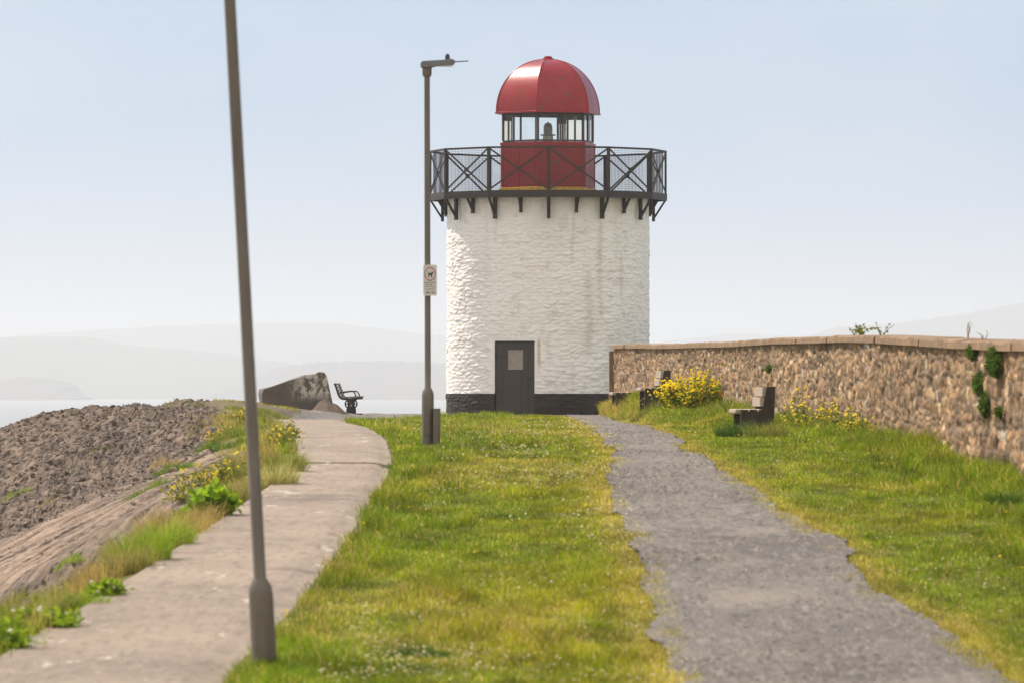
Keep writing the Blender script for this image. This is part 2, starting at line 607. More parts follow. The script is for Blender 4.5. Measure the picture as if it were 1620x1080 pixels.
wall_x = lambda y: np.interp(y, WY, WX)
WZ = WZ + EYE
wall_z = lambda y: np.interp(y, WY, WZ)

ctrl = []
for y in (-10, 0, 12, 24, 33, 40, 47, 54, 61, 68, 75, 82, 92, 105, 120, 135, 150, 166):
    for x in (0.0, 2.5, 5.0, 9.0):
        ctrl.append((x, y, float(prof(y))))
    if y < 128:
        xl = float(path_l(y)); xr = float(path_r(y))
        ctrl += [(xl - 0.1, y, float(prof(y)) - 0.03), ((xl + xr) / 2, y, float(prof(y)))]
for px, py, d in [(0, 1000, 46), (100, 930, 58), (200, 862, 62), (0, 892, 80), (200, 800, 80), (330, 742, 84), (420, 700, 92), (0, 800, 104), (120, 760, 104),
                  (0, 730, 112), (0, 690, 116), (0, 672, 122), (100, 646, 124), (200, 637, 124), (270, 634, 124), (200, 700, 112), (300, 690, 108),
                  (350, 655, 116), (100, 700, 113), (380, 637, 126), (430, 645, 140), (470, 646, 144), (510, 650, 145), (545, 655, 149), (410, 643, 146), (400, 672, 112), (430, 668, 120)]:
    p = at(px, py, d)
    ctrl.append((p.x, p.y, p.z))
ctrl += [(-7, 20, -2.6), (-7, 0, -2.4), (-8, 45, -3.0), (-8.5, 62, -3.0), (-11, 80, -3.6), (-13.5, 98, -3.2), (-15, 112, -2.6), (-15.5, 124, -2.2), (-15, 140, -2.8),
         (-11, 134, -0.75), (-7.5, 133, 0.3), (-9.5, 146, -0.9), (-6.8, 152, 0.05), (-4, 140, 0.0), (-3, 150, 0.0), (-4.6, 150, 0.03), (-3, 164, 0.0), (-8, 162, -1.2),
         (-22, 20, -9), (-22, 60, -9), (-24, 100, -9.5), (-25, 140, -10), (-14, 168, -4.5), (-6, 178, -2.5), (0, 178, -2.0), (8, 178, -2.0), (-10, 196, -10), (0, 196, -10), (12, 196, -10),
         (16, -10, -1.2), (16, 40, -1.2), (16, 80, -0.8), (16, 120, -0.8), (16, 150, -0.8)]
ctrl = np.array(ctrl)
YS = 0.25


def _ker(ax, ay, bx, by):
    return np.sqrt((ax - bx) ** 2 + ((ay - by) * YS) ** 2 + 0.35)


_A = _ker(ctrl[:, None, 0], ctrl[:, None, 1], ctrl[None, :, 0], ctrl[None, :, 1])
_n = len(ctrl)
_P = np.stack([np.ones(_n), ctrl[:, 0], ctrl[:, 1]], 1)
_S = np.block([[_A + 0.004 * np.eye(_n) * -1, _P], [_P.T, np.zeros((3, 3))]])
_w = np.linalg.solve(_S, np.concatenate([ctrl[:, 2], np.zeros(3)]))


def base_h(X, Y):
    z = _w[_n] + _w[_n + 1] * X + _w[_n + 2] * Y
    for k in range(_n):
        z = z + _w[k] * _ker(X, Y, ctrl[k, 0], ctrl[k, 1])
    # the plateau between the path's edge and the wall follows one long profile exactly
    xl = np.interp(Y, np.append(PLd, [140, 150, 170]), np.append(PLx, [-4.2, -3.6, -3.4]))
    t = sstep(-0.5, 0.15, X - xl) * sstep(172, 164, Y)
    t = t * sstep(11, 8, X)
    bank = 0.27 * sstep(94, 118, Y) * sstep(160, 152, Y) * sstep(0.0, 0.38, X - track_r(Y) - 0.04) * sstep(10, 8, X)
    return z * (1 - t) + prof(Y) * t + bank


RX_Y = np.array([-10, 36, 44, 48, 55, 62, 70, 78, 90, 105, 115, 125, 140, 170])
RX_X = np.array([-5, -4.5, -4.3, -3.75, -3.4, -3.25, -3.35, -3.8, -4.55, -5.3, -5.7, -6.6, -7.2, -7])


def to_px(X, Y, Z):
    Y = np.maximum(Y, 1)
    return 810 + X * F / Y, HY - (Z - EYE) * F / Y


xs = np.concatenate([np.arange(-30, -13, 0.6), np.arange(-13, -9, 0.06), np.arange(-9, -3.6, 0.034), np.arange(-3.6, -2.4, 0.06), np.arange(-2.4, 12.1, 0.15)])
ys = np.concatenate([np.arange(-10, 32, 1.0), np.arange(32, 84, 0.13), np.arange(84, 128, 0.085), np.arange(128, 136, 0.13), np.arange(136, 200, 0.4), [206, 215]])
GX, GY = np.meshgrid(xs, ys)
GZ = base_h(GX, GY)
ppx, ppy = to_px(GX, GY, GZ)
rock = sstep(0.25, -0.35, GX - np.interp(GY, RX_Y, RX_X) + 0.5 * (fbm(GX * 0.9, GY * 0.35, 3, 4) - 0.5))
# a band of bare pitched slabs runs along the foot of the slope
up = np.interp(ppx, [-400, 0, 130, 250, 400, 470], [1010, 858, 800, 757, 692, 665])
dn = np.interp(ppx, [-400, 0, 200, 330, 420, 470], [1090, 932, 842, 775, 722, 690])
jit = 40 * (fbm(GX * 0.8, GY * 0.3, 3, 31) - 0.5)
slab = sstep(-8, 8, ppy - up + jit) * sstep(12, -12, ppy - dn + jit) * (GY > 40) * (GY < 112)
cc = (GX * 16 - GY * 3.0) / 16.28
al = (GX * 3.0 + GY * 16) / 16.28
s1 = vnoise(cc * 4.5 + 0.6 * fbm(cc, al * 0.15, 2, 8), al * 0.10, 21)
s2 = vnoise(cc * 11 + 0.5 * fbm(cc * 2, al * 0.3, 2, 24), al * 0.25, 22)
strata = 0.11 * (np.floor(s1 * 5) / 5 + 0.35 * (s1 * 5 % 1)) + 0.08 * s2 + 0.05 * vnoise(cc * 22, al * 0.5, 25) + 0.05 * (fbm(GX * 2, GY * 1.2, 3, 26) - 0.5)
dg_ = GX * 0.8 + GY * 0.25
rough = 0.34 * (fbm(GX * 1.1, GY * 0.6, 4, 11) - 0.5) - 0.45 * np.abs(fbm(dg_ * 1.9, GY * 0.35 - GX * 0.3, 4, 12) - 0.5) - 0.34 * np.abs(fbm(GX * 4.2, GY * 2.2, 4, 14) - 0.5) + 0.10
wr1, wi1, we1 = worley(GX + 40, GY, 0.19, 0.36, 211, 0.95, 0.95, 0.16)
wr2, wi2, we2 = worley(GX + 40, GY, 0.62, 1.3, 223, 0.95, 0.95, 0.10)
rough = rough + 0.06 * wr1 + 0.06 * wr2 * sstep(0.35, 0.65, fbm(GX * 0.5, GY * 0.2, 2, 231)) - 0.19
GZ = GZ + rock * ((1 - slab) * rough + slab * (strata - 0.09))
inpath = (GX > path_l(GY) - 0.05) & (GX < path_r(GY) + 0.05) & (GY < 122)
intrack = (GX > track_l(GY) - 0.3) & (GX < track_r(GY) + 0.3)
lawnness = (1 - rock)
GZ = GZ + np.where(inpath | intrack | (GY > 116), 0, 1) * lawnness * 0.05 * (fbm(GX * 1.4, GY * 0.8, 3, 9) - 0.5)


def ground_h(X, Y):
    X, Y = np.atleast_1d(np.asarray(X, float)), np.atleast_1d(np.asarray(Y, float))
    i = np.clip(np.searchsorted(xs, X) - 1, 0, len(xs) - 2)
    j = np.clip(np.searchsorted(ys, Y) - 1, 0, len(ys) - 2)
    fx = np.clip((X - xs[i]) / (xs[i + 1] - xs[i]), 0, 1)
    fy = np.clip((Y - ys[j]) / (ys[j + 1] - ys[j]), 0, 1)
    return (GZ[j, i] * (1 - fx) + GZ[j, i + 1] * fx) * (1 - fy) + (GZ[j + 1, i] * (1 - fx) + GZ[j + 1, i + 1] * fx) * fy


def ground_at(px, py):
    """where the line of sight through a photo pixel meets the ground"""
    d = np.arange(34, 172, 0.1)
    X = (px - 810) * d / F
    z = EYE + (HY - py) * d / F
    hit = np.nonzero(z <= ground_h(X, d))[0]
    k = hit[0] if len(hit) else len(d) - 1
    return Vector((X[k], d[k], float(ground_h(X[k], d[k])[0])))


cr = fbm(GX * 0.5, GY * 0.25, 4, 41)[..., None]
cr2 = fbm(GX * 3, GY * 1.6, 3, 42)[..., None]
soil = np.array([0.16, 0.145, 0.025]) * (0.7 + 0.6 * cr2)
rockc = (np.array([0.285, 0.205, 0.15]) * cr + np.array([0.155, 0.113, 0.087]) * (1 - cr)) * (0.75 + 0.5 * cr2)
rockc = rockc * (0.62 + 0.6 * wi1[..., None]) * (0.45 + 0.55 * sstep(0.0, 0.10, we1)[..., None])
slabc = (np.array([0.36, 0.255, 0.18]) * cr + np.array([0.20, 0.145, 0.11]) * (1 - cr)) * (0.45 + 1.0 * s2[..., None])
earth = np.array([0.17, 0.12, 0.085]) * (0.7 + 0.6 * cr2)
RM, SM = rock[..., None], slab[..., None]
GC = soil * (1 - RM) + RM * (rockc * (1 - SM) + slabc * SM)
em = (sstep(118, 130, GY) * sstep(-3.4, -4.2, GX) * sstep(0.42, 0.5, fbm(GX * 1.2, GY * 0.4, 3, 51)))[..., None]
GC = GC * (1 - em) + earth * em
me = mesh_np("ground", np.stack([GX, GY, GZ], -1).reshape(-1, 3), grid_faces(len(ys), len(xs)), GC.reshape(-1, 3), smooth=False)
tag(link("ground", me, M['ground']), kind="structure")

# concrete path: a slab with an exposed edge
py_ = np.unique(np.round(np.concatenate([np.arange(24, 121.5, 0.2), [48.69, 48.71, 57.49, 57.51, 66.99, 67.01]]), 3))
nx = 15
rows = []
for y in py_:
    a, b_ = float(path_l(y)), float(path_r(y))
    ja = 0.03 * (fbm(np.array([y * 0.5]), np.array([1.5]), 3, 61)[0] - 0.5)
    jb = 0.05 * (fbm(np.array([y * 0.3]), np.array([7.5]), 3, 62)[0] - 0.5)
    X = np.linspace(a + ja, b_ + jb, nx)
    z = prof(y) + 0.045 + 0.012 * (fbm(X * 1.0, X * 0 + y * 0.4, 3, 63) - 0.5)
    z = z - 0.045 * sstep(0.80, 1.0, np.linspace(0, 1, nx))
    z = z + 0.006 * (y > 48.7) + 0.016 * (y > 67.0)
    r = np.stack([X, X * 0 + y, z], -1)
    r = np.vstack([[X[0], y, z[0] - 0.35], r, [X[-1], y, z[-1] - 0.25]])
    rows.append(r)
V = np.array(rows)
tag(link("concrete_path", mesh_np("concrete_path", V.reshape(-1, 3), grid_faces(len(py_), nx + 2)), M['concrete']), kind="structure")

# gravel track
ty = np.concatenate([np.arange(24, 75, 0.05), np.arange(75, 150.4, 0.1)])
NX = 84
def edge_x(fn, k):
    return fn(ty) + 0.36 * (fbm(ty * 0.30, ty * 0 + k, 3, 71) - 0.5) + 0.10 * (fbm(ty * 5.0, ty * 0 + k, 3, 171) - 0.5)
ea, eb = edge_x(track_l, 2.5), edge_x(track_r, 9.5)
X = ea[:, None] + (eb - ea)[:, None] * np.linspace(0, 1, NX)[None, :]
Yt = ty[:, None] + 0 * X
peb = worley(X + 30, Yt, 0.055, 0.11, 371, 1.0, 1.0, 0.25)
wear = sstep(0.35, 0.65, fbm(X * 1.3, Yt * 0.35, 3, 75))
rel = 0.028 * peb[0] * (0.35 + 0.9 * wear) + 0.030 * (fbm(X * 1.1, Yt * 0.5, 3, 73) - 0.4) + 0.016 * (fbm(X * 7, Yt * 3, 3, 74) - 0.5)
V = np.stack([X, Yt, prof(ty)[:, None] + 0.015 + rel], -1)
tag(link("gravel_track", mesh_np("gravel_track", V.reshape(-1, 3), grid_faces(len(ty), NX), smooth=True), M['gravel']), kind="structure")
# gravel apron round the tower
ay = np.arange(119.5, 164, 0.4)
rows = []
for y in ay:
    l = np.interp(y, [119, 130, 150, 165], [-4.75, -4.9, -5.2, -4.4]) + 0.3 * (fbm(np.array([y * 0.4]), np.array([3.3]), 3, 75)[0] - 0.5)
    r = np.interp(y, [119, 126, 134, 146, 150, 152, 165], [-3.5, -3.55, -2.6, -1.9, -1.4, 2.2, 3.4]) + 0.5 * (fbm(np.array([y * 0.5]), np.array([5.3]), 3, 76)[0] - 0.5)
    X = np.linspace(l, r, 24)
    rows.append(np.stack([X, X * 0 + y, ground_h(X, X * 0 + y) + 0.02], -1))
V = np.array(rows)
tag(link("gravel_apron", mesh_np("gravel_apron", V.reshape(-1, 3), grid_faces(len(ay), 24)), M['gravel']), kind="structure")

# sea
SEA = -11.0
V = [(-14000, -2500, SEA), (14000, -2500, SEA), (14000, 22000, SEA), (-14000, 22000, SEA)]
tag(link("sea", mesh_np("sea", V, [(0, 1, 2, 3)]), M['sea']), kind="structure")


# far hills across the estuary
def hill(name, pts, d0, d1, mat, amp, freq, seed, tree=0.0):
    px = np.arange(pts[0][0], pts[-1][0] + 1, 3.0)
    ridge = EYE + (HY - np.interp(px, [p[0] for p in pts], [p[1] for p in pts])) * d1 / F
    kk = np.hanning(13); kk /= kk.sum()
    ridge = np.convolve(np.pad(ridge, 6, mode='edge'), kk, 'valid')
    ridge = ridge + amp * (fbm(px * freq, px * 0 + 1.3, 4, seed) - 0.5) + tree * (fbm(px * 0.2, px * 0 + 4.3, 3, seed + 3) - 0.4)
    X = (px - 810) * d1 / F
    T = np.array([0, 0.02, 0.12, 0.3, 0.5, 0.7, 0.85, 1.0, 1.15, 1.5])
    S = np.array([0, 0.03, 0.16, 0.38, 0.6, 0.8, 0.93, 1.0, 0.97, 0.0])
    V = []
    for t, s in zip(T, S):
        y = d0 + (d1 - d0) * t
        n = (fbm(X * 0.01, X * 0 + t * 7, 3, seed + 9) - 0.5) * 0.18 * math.sin(math.pi * min(t, 1))
        V.append(np.stack([X, X * 0 + y + 60 * (fbm(X * 0.004, X * 0 + t * 3, 2, seed + 5) - 0.5), SEA - 1 + (ridge - SEA + 1) * np.clip(s + n, 0, 1.05)], -1))
    V = np.array(V)
    tag(link(name, mesh_np(name, V.reshape(-1, 3), grid_faces(len(T), len(px)), smooth=True), mat), kind="structure")


hill("far_hills", [(-700, 560), (-300, 545), (0, 533), (120, 524), (260, 516), (420, 510), (540, 512), (640, 524), (760, 540), (880, 552), (1000, 548), (1080, 536), (1160, 528), (1260, 531), (1400, 545), (1600, 560), (2000, 600)], 11200, 13600, M['hill'], 5, 0.02, 3)
hill("inland_hill", [(1080, 600), (1200, 545), (1280, 530), (1320, 520), (1390, 514), (1470, 506), (1530, 496), (1570, 487), (1620, 479), (1800, 455), (2200, 440)], 9200, 11200, M['hill'], 9, 0.03, 13, 6.0)
hill("middle_hills", [(-800, 545), (-300, 532), (0, 534), (130, 532), (200, 545), (300, 553), (400, 566), (520, 585), (640, 612), (720, 632)], 8200, 10000, M['hill'], 4, 0.02, 23)
hill("wooded_headland", [(-500, 590), (-120, 596), (-40, 610), (0, 606), (30, 598), (70, 599), (110, 606), (128, 622), (136, 634)], 7100, 7600, M['wood'], 0, 0.02, 33, 9.0)
hill("dune_headland", [(330, 632), (400, 598), (425, 584), (500, 573), (600, 571), (690, 574), (800, 580), (950, 590), (1100, 612), (1200, 634)], 7400, 8100, M['wood'], 1, 0.03, 43, 6.0)

# ------------------------------------------------------------------ lighthouse
LC = Vector((1.0, 158.0, 0.0))
lh = empty("lighthouse", LC, "squat white stone lighthouse with a red domed lantern and a dark iron gallery", "lighthouse")
TR, TOP, PLZ = 2.80, 6.02, 0.60
DA0, DA1, DZ1 = R(-31.7), R(-7.9), 2.035


def tower(z0, z1, name, mat, swell, colfn, dz=0.022):
    th = np.unique(np.round(np.concatenate([np.linspace(-math.pi, math.pi, 820)[:-1], [DA0, DA1]]), 5))
    zz = np.unique(np.round(np.concatenate([np.arange(z0, z1, dz), [z1]] + ([[DZ1]] if z0 < DZ1 < z1 else [])), 4))
    T, Z = np.meshgrid(th, zz)
    rel, sid, e = worley(T * TR + 20, Z + 20, 0.34, 0.105, 5, 0.95, 0.8, 0.30)
    near = np.minimum(np.maximum(np.maximum(DA0 - T, T - DA1) * TR, Z - DZ1), 0.3)
    smooth_door = sstep(0.0, 0.22, near)
    rr = TR + swell + (0.024 * rel + 0.028 * (fbm(T * TR * 3, Z * 9, 4, 6) - 0.5) + 0.05 * (fbm(T * TR * 1.1, Z * 1.1, 3, 7) - 0.5)) * (0.25 + 0.75 * smooth_door)
    if name == "tower_wall":
        rr = rr + 0.05 * np.exp(-((Z - 6.02) / 0.25) ** 2)
    V = np.stack([rr * np.sin(T), -rr * np.cos(T), Z], -1)
    C = colfn(T, Z, rel, sid, e)
    Fc = grid_faces(len(zz), len(th), wrap=True)
    tc_ = np.concatenate([(th[:-1] + th[1:]) / 2, [math.pi]])
    zc_ = (zz[:-1] + zz[1:]) / 2
    inside = ((tc_[None, :] > DA0) & (tc_[None, :] < DA1) & (zc_[:, None] < DZ1)).ravel()
    V, C, Fc = V.reshape(-1, 3), C.reshape(-1, 3), Fc[~inside]
    # reveals round the door opening
    i0, i1 = np.argmin(abs(th - DA0)), np.argmin(abs(th - DA1))
    jt = np.argmin(abs(zz - DZ1)) if z0 < DZ1 < z1 else len(zz) - 1
    ni = len(th)
    loop = [j * ni + i0 for j in range(jt + 1)]
    if z0 < DZ1 < z1: loop += [jt * ni + i for i in range(i0 + 1, i1)]
    loop2 = [j * ni + i1 for j in range(jt, -1, -1)]
    for L in ([loop + loop2] if z0 < DZ1 < z1 else [loop, loop2]):
        P = V[L]
        nrm = np.array([math.sin(R(-19.8)), -math.cos(R(-19.8)), 0])
        dist = P @ nrm
        Q = P - nrm[None] * (dist - 2.60)[:, None]
        n0 = len(V)
        V = np.vstack([V, Q])
        C = np.vstack([C, C[L]])
        k = np.arange(len(L) - 1)
        Ln = np.array(L)
        Fc = np.vstack([Fc, np.stack([Ln[k], Ln[k + 1], n0 + k + 1, n0 + k], -1)])
    return link(name, mesh_np(name, V, Fc, C, smooth=True), mat, lh)


def white_col(T, Z, rel, sid, e):
    u = T * TR
    n = fbm(u * 0.9, Z * 0.5, 4, 15)[..., None]
    n2 = fbm(u * 6, Z * 2.5, 3, 16)[..., None]
    c = np.array([0.86, 0.825, 0.78]) * (1 - 0.09 * sstep(0.5, 0.75, n)) * np.ones_like(n)
    c = c * (1 - 0.10 * sstep(0.62, 0.8, n2))
    drip = sstep(0.55, 0.85, fbm(u * 4.5, Z * 0.28, 3, 17)) * sstep(3.2, 6.0, Z) * 0.30
    c = c * (1 - drip[..., None]) + np.array([0.50, 0.45, 0.36]) * drip[..., None]
    for pxc, y0, y1, w, a in ((948, 352, 505, 0.085, 0.34), (982, 405, 480, 0.05, 0.35), (784, 345, 380, 0.05, 0.3), (905, 345, 420, 0.05, 0.3), (852, 537, 585, 0.035, 0.9), (872, 493, 500, 0.16, 0.5), (930, 430, 560, 0.10, 0.25)):
        uc = math.asin((pxc - 867) / 57.2 / TR) * TR
        z0, z1 = EYE + (HY - y1) / 57.6, EYE + (HY - y0) / 57.6
        wob = 0.06 * (vnoise(Z * 3, Z * 0, 19) - 0.5)
        s = np.exp(-((u - uc + wob) / w) ** 2) * sstep(z0 - 0.15, z0 + 0.3, Z) * sstep(z1 + 0.06, z1 - 0.05, Z) * (0.45 + 0.8 * fbm(u * 9, Z * 5, 3, 18)) * a
        s = np.clip(s, 0, 1)[..., None]
        c = c * (1 - s) + np.array([0.42, 0.29, 0.15]) * s
    chip = (0.5 * sstep(0.74, 0.80, fbm(u * 2.2, Z * 3.4, 4, 25)) * 0.5)[..., None]
    c = c * (1 - chip) + np.array([0.42, 0.39, 0.36]) * chip
    return c


def black_col(T, Z, rel, sid, e):
    n = fbm(T * TR * 3, Z * 3, 3, 27)[..., None]
    return np.array([0.036, 0.027, 0.022]) * (0.8 + 0.6 * n)


tower(PLZ, TOP, "tower_wall", M['paint'], 0.0, white_col)
tower(-0.35, PLZ, "plinth", M['plinth'], 0.012, black_col)


def pol(r, a, z):
    return Vector((r * math.sin(a), -r * math.cos(a), z))


# door
DC = (DA0 + DA1) / 2
dn_ = Vector((math.sin(DC), -math.cos(DC), 0))
dt_ = Vector((math.cos(DC), math.sin(DC), 0))
DM = Matrix.Rotation(DC, 4, 'Z')
dw = 2 * TR * math.sin((DA1 - DA0) / 2)
mb = MB()
mb.box(dn_ * 2.675 + Vector((0, 0, 0.99)), (dw - 0.03, 0.05, 2.05), M=DM)
for k in range(6):
    mb.box(dn_ * 2.702 + dt_ * (-dw / 2 + 0.11 + k * (dw - 0.2) / 5) + Vector((0, 0, 0.99)), ((dw - 0.2) / 5 - 0.012, 0.006, 2.0), M=DM)
door = mb.build("door", M['door'], lh, bevel=0.003)
mb = MB().box(dn_ * 2.712 + dt_ * 0.02 + Vector((0, 0, 1.52)), (0.43, 0.012, 0.53), M=DM)
notice = mb.build("notice_panel", M['notice'], door)
mb = MB()
for r_ in range(9):
    wdt = random.uniform(0.18, 0.34)
    mb.box(dn_ * 2.7195 + dt_ * 0.02 + Vector((0, 0, 1.72 - r_ * 0.048 - (0.03 if r_ > 1 else 0))), (wdt, 0.002, 0.012), M=DM)
for z in (0.62, 1.62):
    hm = MB().box(dn_ * 2.712 - dt_ * (dw / 2 - 0.16) + Vector((0, 0, z)), (0.22, 0.014, 0.05), M=DM)
    hm.tube([dn_ * 2.715 - dt_ * (dw / 2 - 0.05) + Vector((0, 0, z - 0.05)), dn_ * 2.715 - dt_ * (dw / 2 - 0.05) + Vector((0, 0, z + 0.05))], 0.015, 8)
    hm.build("hinge", M['iron'], door)
MB().tube([dn_ * 2.712 + dt_ * (dw / 2 - 0.12) + Vector((0, 0, 1.0)), dn_ * 2.765 + dt_ * (dw / 2 - 0.12) + Vector((0, 0, 1.0)), dn_ * 2.77 + dt_ * (dw / 2 - 0.22) + Vector((0, 0, 1.0))], 0.012, 8).build("door_handle", M['iron'], door)

# gallery
GR, GZ0, GZ1, GTOP = 3.31, 5.99, 6.13, 7.28
floor = MB()
pts, fc = [], []
for k in range(12):
    a = R(30 * k)
    pts += [pol(GR, a, GZ0), pol(GR, a, GZ1), pol(2.72, a, GZ1), pol(2.72, a, GZ0)]
for k in range(12):
    o, q = 4 * k, 4 * ((k + 1) % 12)
    fc += [(o, q, q + 1, o + 1), (o + 1, q + 1, q + 2, o + 2), (o + 3, o + 2, q + 2, q + 3), (o, o + 3, q + 3, q)]
floor.poly(pts, fc)
for k in range(12):       # edge channel below the walkway
    floor.bar(pol(GR - 0.03, R(30 * k), GZ0 - 0.03), pol(GR - 0.03, R(30 * k + 30), GZ0 - 0.03), 0.05, 0.055)
gal = floor.build("gallery", M['iron'], lh)
cap = MB()
cap.poly([pol(2.715, R(15 * k), 6.06) for k in range(24)], [tuple(range(24))])
cap.build("roof_deck", M['iron'], lh)
rail = MB()
for k in range(12):
    a0, a1 = R(30 * k), R(30 * k + 30)
    MB().box(pol(GR - 0.045, a0, (GZ1 + GTOP) / 2), (0.085, 0.06, GTOP - GZ1 - 0.004), rz=a0).build("railing_post", M['iron'], gal)
    p0, p1 = pol(GR - 0.045, a0, GTOP + 0.02), pol(GR - 0.045, a1, GTOP + 0.02)
    rail.bar(p0, p1, 0.07, 0.05)
    rr_ = GR - 0.03
    b0, b1 = pol(rr_, a0 + 0.012, GZ1 + 0.03), pol(rr_, a1 - 0.012, GZ1 + 0.03)
    t0, t1 = pol(rr_, a0 + 0.012, GTOP - 0.02), pol(rr_, a1 - 0.012, GTOP - 0.02)
    am = (a0 + a1) / 2
    nrm = Vector((math.sin(am), -math.cos(am), 0))
    br = MB().bar(b0, t1, 0.045, 0.018, up=nrm).bar(b1 - nrm * 0.022, t0 - nrm * 0.022, 0.045, 0.018, up=nrm)
    br.box((b0 + t1) / 2 + nrm * 0.012, (0.12, 0.012, 0.12), M=Matrix.Rotation(am, 4, 'Z'))
    br.build("cross_brace", M['iron'], gal)
    wm = MB()
    q0, q1 = pol(GR - 0.10, a0, 0), pol(GR - 0.10, a1, 0)
    L = (q1 - q0).length
    nv = 30
    for i in range(1, nv):
        p = q0.lerp(q1, i / nv)
        wm.bar(p + Vector((0, 0, GZ1)), p + Vector((0, 0, GTOP)), 0.005, 0.005, up=nrm)
    for i in range(1, 21):
        z = GZ1 + i * (GTOP - GZ1) / 21
        wm.bar(q0 + Vector((0, 0, z)) - nrm * 0.008, q1 + Vector((0, 0, z)) - nrm * 0.008, 0.005, 0.005)
    wm.build("wire_mesh", M['iron'], gal)
rail.build("top_rail", M['iron'], gal)
for k in range(24):
    a = R(15 * k)
    zb = 5.36 if k % 2 == 0 else 5.52
    w = 0.095 if k % 2 == 0 else 0.075
    ra = 2.93
    bk = MB().box(pol(ra, a, (zb + GZ0) / 2), (w, 0.085, GZ0 - zb - 0.004), rz=a)
    ro = (GR if k % 2 == 0 else GR * math.cos(R(15))) - 0.05
    bk.bar(pol(ra + 0.03, a, zb + 0.12), pol(ro, a, GZ0 - 0.04), 0.055, 0.055)
    bk.build("bracket", M['iron'], gal)

# lantern room: hexagonal
HA = [R(-12.6 + 60 * k) for k in range(6)]


def hexring(mb, r0, z0, r1, z1, close_top=False):
    pts = [pol(r0, a, z0) for a in HA] + [pol(r1, a, z1) for a in HA]
    fcs = [(k, (k + 1) % 6, 6 + (k + 1) % 6, 6 + k) for k in range(6)]
    mb.poly(pts, fcs)


LR = 1.375
lb = MB()
hexring(lb, LR, 6.295, LR, 7.46)
hexring(lb, LR + 0.02, 7.462, LR + 0.02, 7.53)
hexring(lb, LR + 0.02, 7.53, LR - 0.14, 7.535)
hexring(lb, LR, 7.4615, LR + 0.02, 7.4618)
lrm = lb.build("lantern_base", M['red'], lh, bevel=0.0)
kb = MB()
hexring(kb, LR + 0.04, 6.07, LR + 0.04, 6.275)
hexring(kb, LR + 0.04, 6.275, LR - 0.02, 6.292)
kb.build("yellow_kerb", M['yellow'], lrm)
for k in range(6):
    a0, a1 = HA[k], HA[(k + 1) % 6]
    for f in (0.04, 0.5, 0.96):
        p = pol(LR + 0.004, a0, 0).lerp(pol(LR + 0.004, a1, 0), f)
        st = MB()
        st.bar(p + Vector((0, 0, 6.30)), p + Vector((0, 0, 7.455)), 0.045, 0.012, up=Vector((p.x, p.y, 0)))
        st.build("cover_strip", M['red'], lrm)
MR = 1.325
glzs = []
for z, h, nm in ((7.565, 0.05, "glazing_sill"), (8.325, 0.05, "glazing_head")):
    gb = MB()
    for k in range(6):
        gb.bar(pol(MR - 0.03, HA[k], z), pol(MR - 0.03, HA[(k + 1) % 6], z), 0.06, h)
    glzs.append(gb.build(nm, M['glazing'], lh))
glz = glzs[0]
for k in range(6):
    a0, a1 = HA[k], HA[(k + 1) % 6]
    am = (a0 + math.radians(30))
    MB().box(pol(MR - 0.02, a0, 7.945), (0.058, 0.058, 0.72), rz=a0).build("corner_mullion", M['glazing'], glz)
    pm = pol(MR - 0.03, a0, 7.945).lerp(pol(MR - 0.03, a1, 7.945), 0.5)
    MB().box(pm, (0.034, 0.05, 0.72), rz=am).build("mullion", M['glazing'], glz)
    for h in (0, 1):
        q0 = pol(MR - 0.03, a0, 0).lerp(pol(MR - 0.03, a1, 0), 0.5 * h + 0.035)
        q1 = pol(MR - 0.03, a0, 0).lerp(pol(MR - 0.03, a1, 0), 0.5 * h + 0.465)
        z0, z1 = Vector((0, 0, 7.592)), Vector((0, 0, 8.298))
        MB().poly([q0 + z0, q1 + z0, q1 + z1, q0 + z1], [(0, 1, 2, 3)]).build("window_pane", M['glass'], glz)
# dome of six curved panels
dm = MB()
DR, DZ, DHt = 1.50, 8.38, 1.48
K = 22
for k in range(6):
    a0, a1 = HA[k], HA[(k + 1) % 6]
    base = len(dm.v)
    for j in range(K + 1):
        t = j / K * R(87)
        r_, z = DR * math.cos(t) ** 0.93, DZ + DHt * math.sin(t)
        for f in np.linspace(0, 1, 7):
            p = pol(r_, a0, z).lerp(pol(r_, a1, z), f)
            bulge = 0.025 * math.sin(math.pi * f) * math.cos(t)
            q = Vector((p.x, p.y, 0)).normalized() * bulge if p.xy.length > 1e-3 else Vector()
            dm.v.append(tuple(p + q))
    for j in range(K):
        for i in range(6):
            o = base + j * 7 + i
            dm.f.append((o, o + 1, o + 8, o + 7))
dome = dm.build("dome", M['red'], lh, smooth=True)
rb = MB()
for a in HA:
    rb.tube([pol(DR * math.cos(j / K * R(87)) ** 0.93 + 0.004, a, DZ + DHt * math.sin(j / K * R(87))) for j in range(K + 1)], 0.016, 6)
rb.build("dome_rib", M['red'], dome, smooth=True)
ev = MB()
hexring(ev, DR + 0.045, DZ - 0.05, DR + 0.045, DZ - 0.012)
hexring(ev, DR + 0.045, DZ - 0.012, DR - 0.05, DZ + 0.03)
hexring(ev, DR - 0.30, DZ - 0.052, DR + 0.045, DZ - 0.05)
ev.build("eaves_trim", M['red'], dome)
MB().lathe([(0.16, -0.04), (0.16, 0.03), (0.10, 0.055), (0.12, 0.075), (0.06, 0.10)], (0, 0, DZ + DHt - 0.005), 20).build("finial", M['red'], dome, smooth=True)
pd = MB().lathe([(0.15, 7.0), (0.145, 7.70), (0.14, 7.74)], n=20).build("lamp_pedestal", M['optic_stand'], lh, smooth=True)
MB().lathe([(0.215, 7.745), (0.215, 7.775), (0.125, 7.78), (0.125, 8.00), (0.10, 8.03), (0.10, 8.075), (0.035, 8.10)], n=20).build("lamp", M['lamp_lens'], pd, smooth=True)
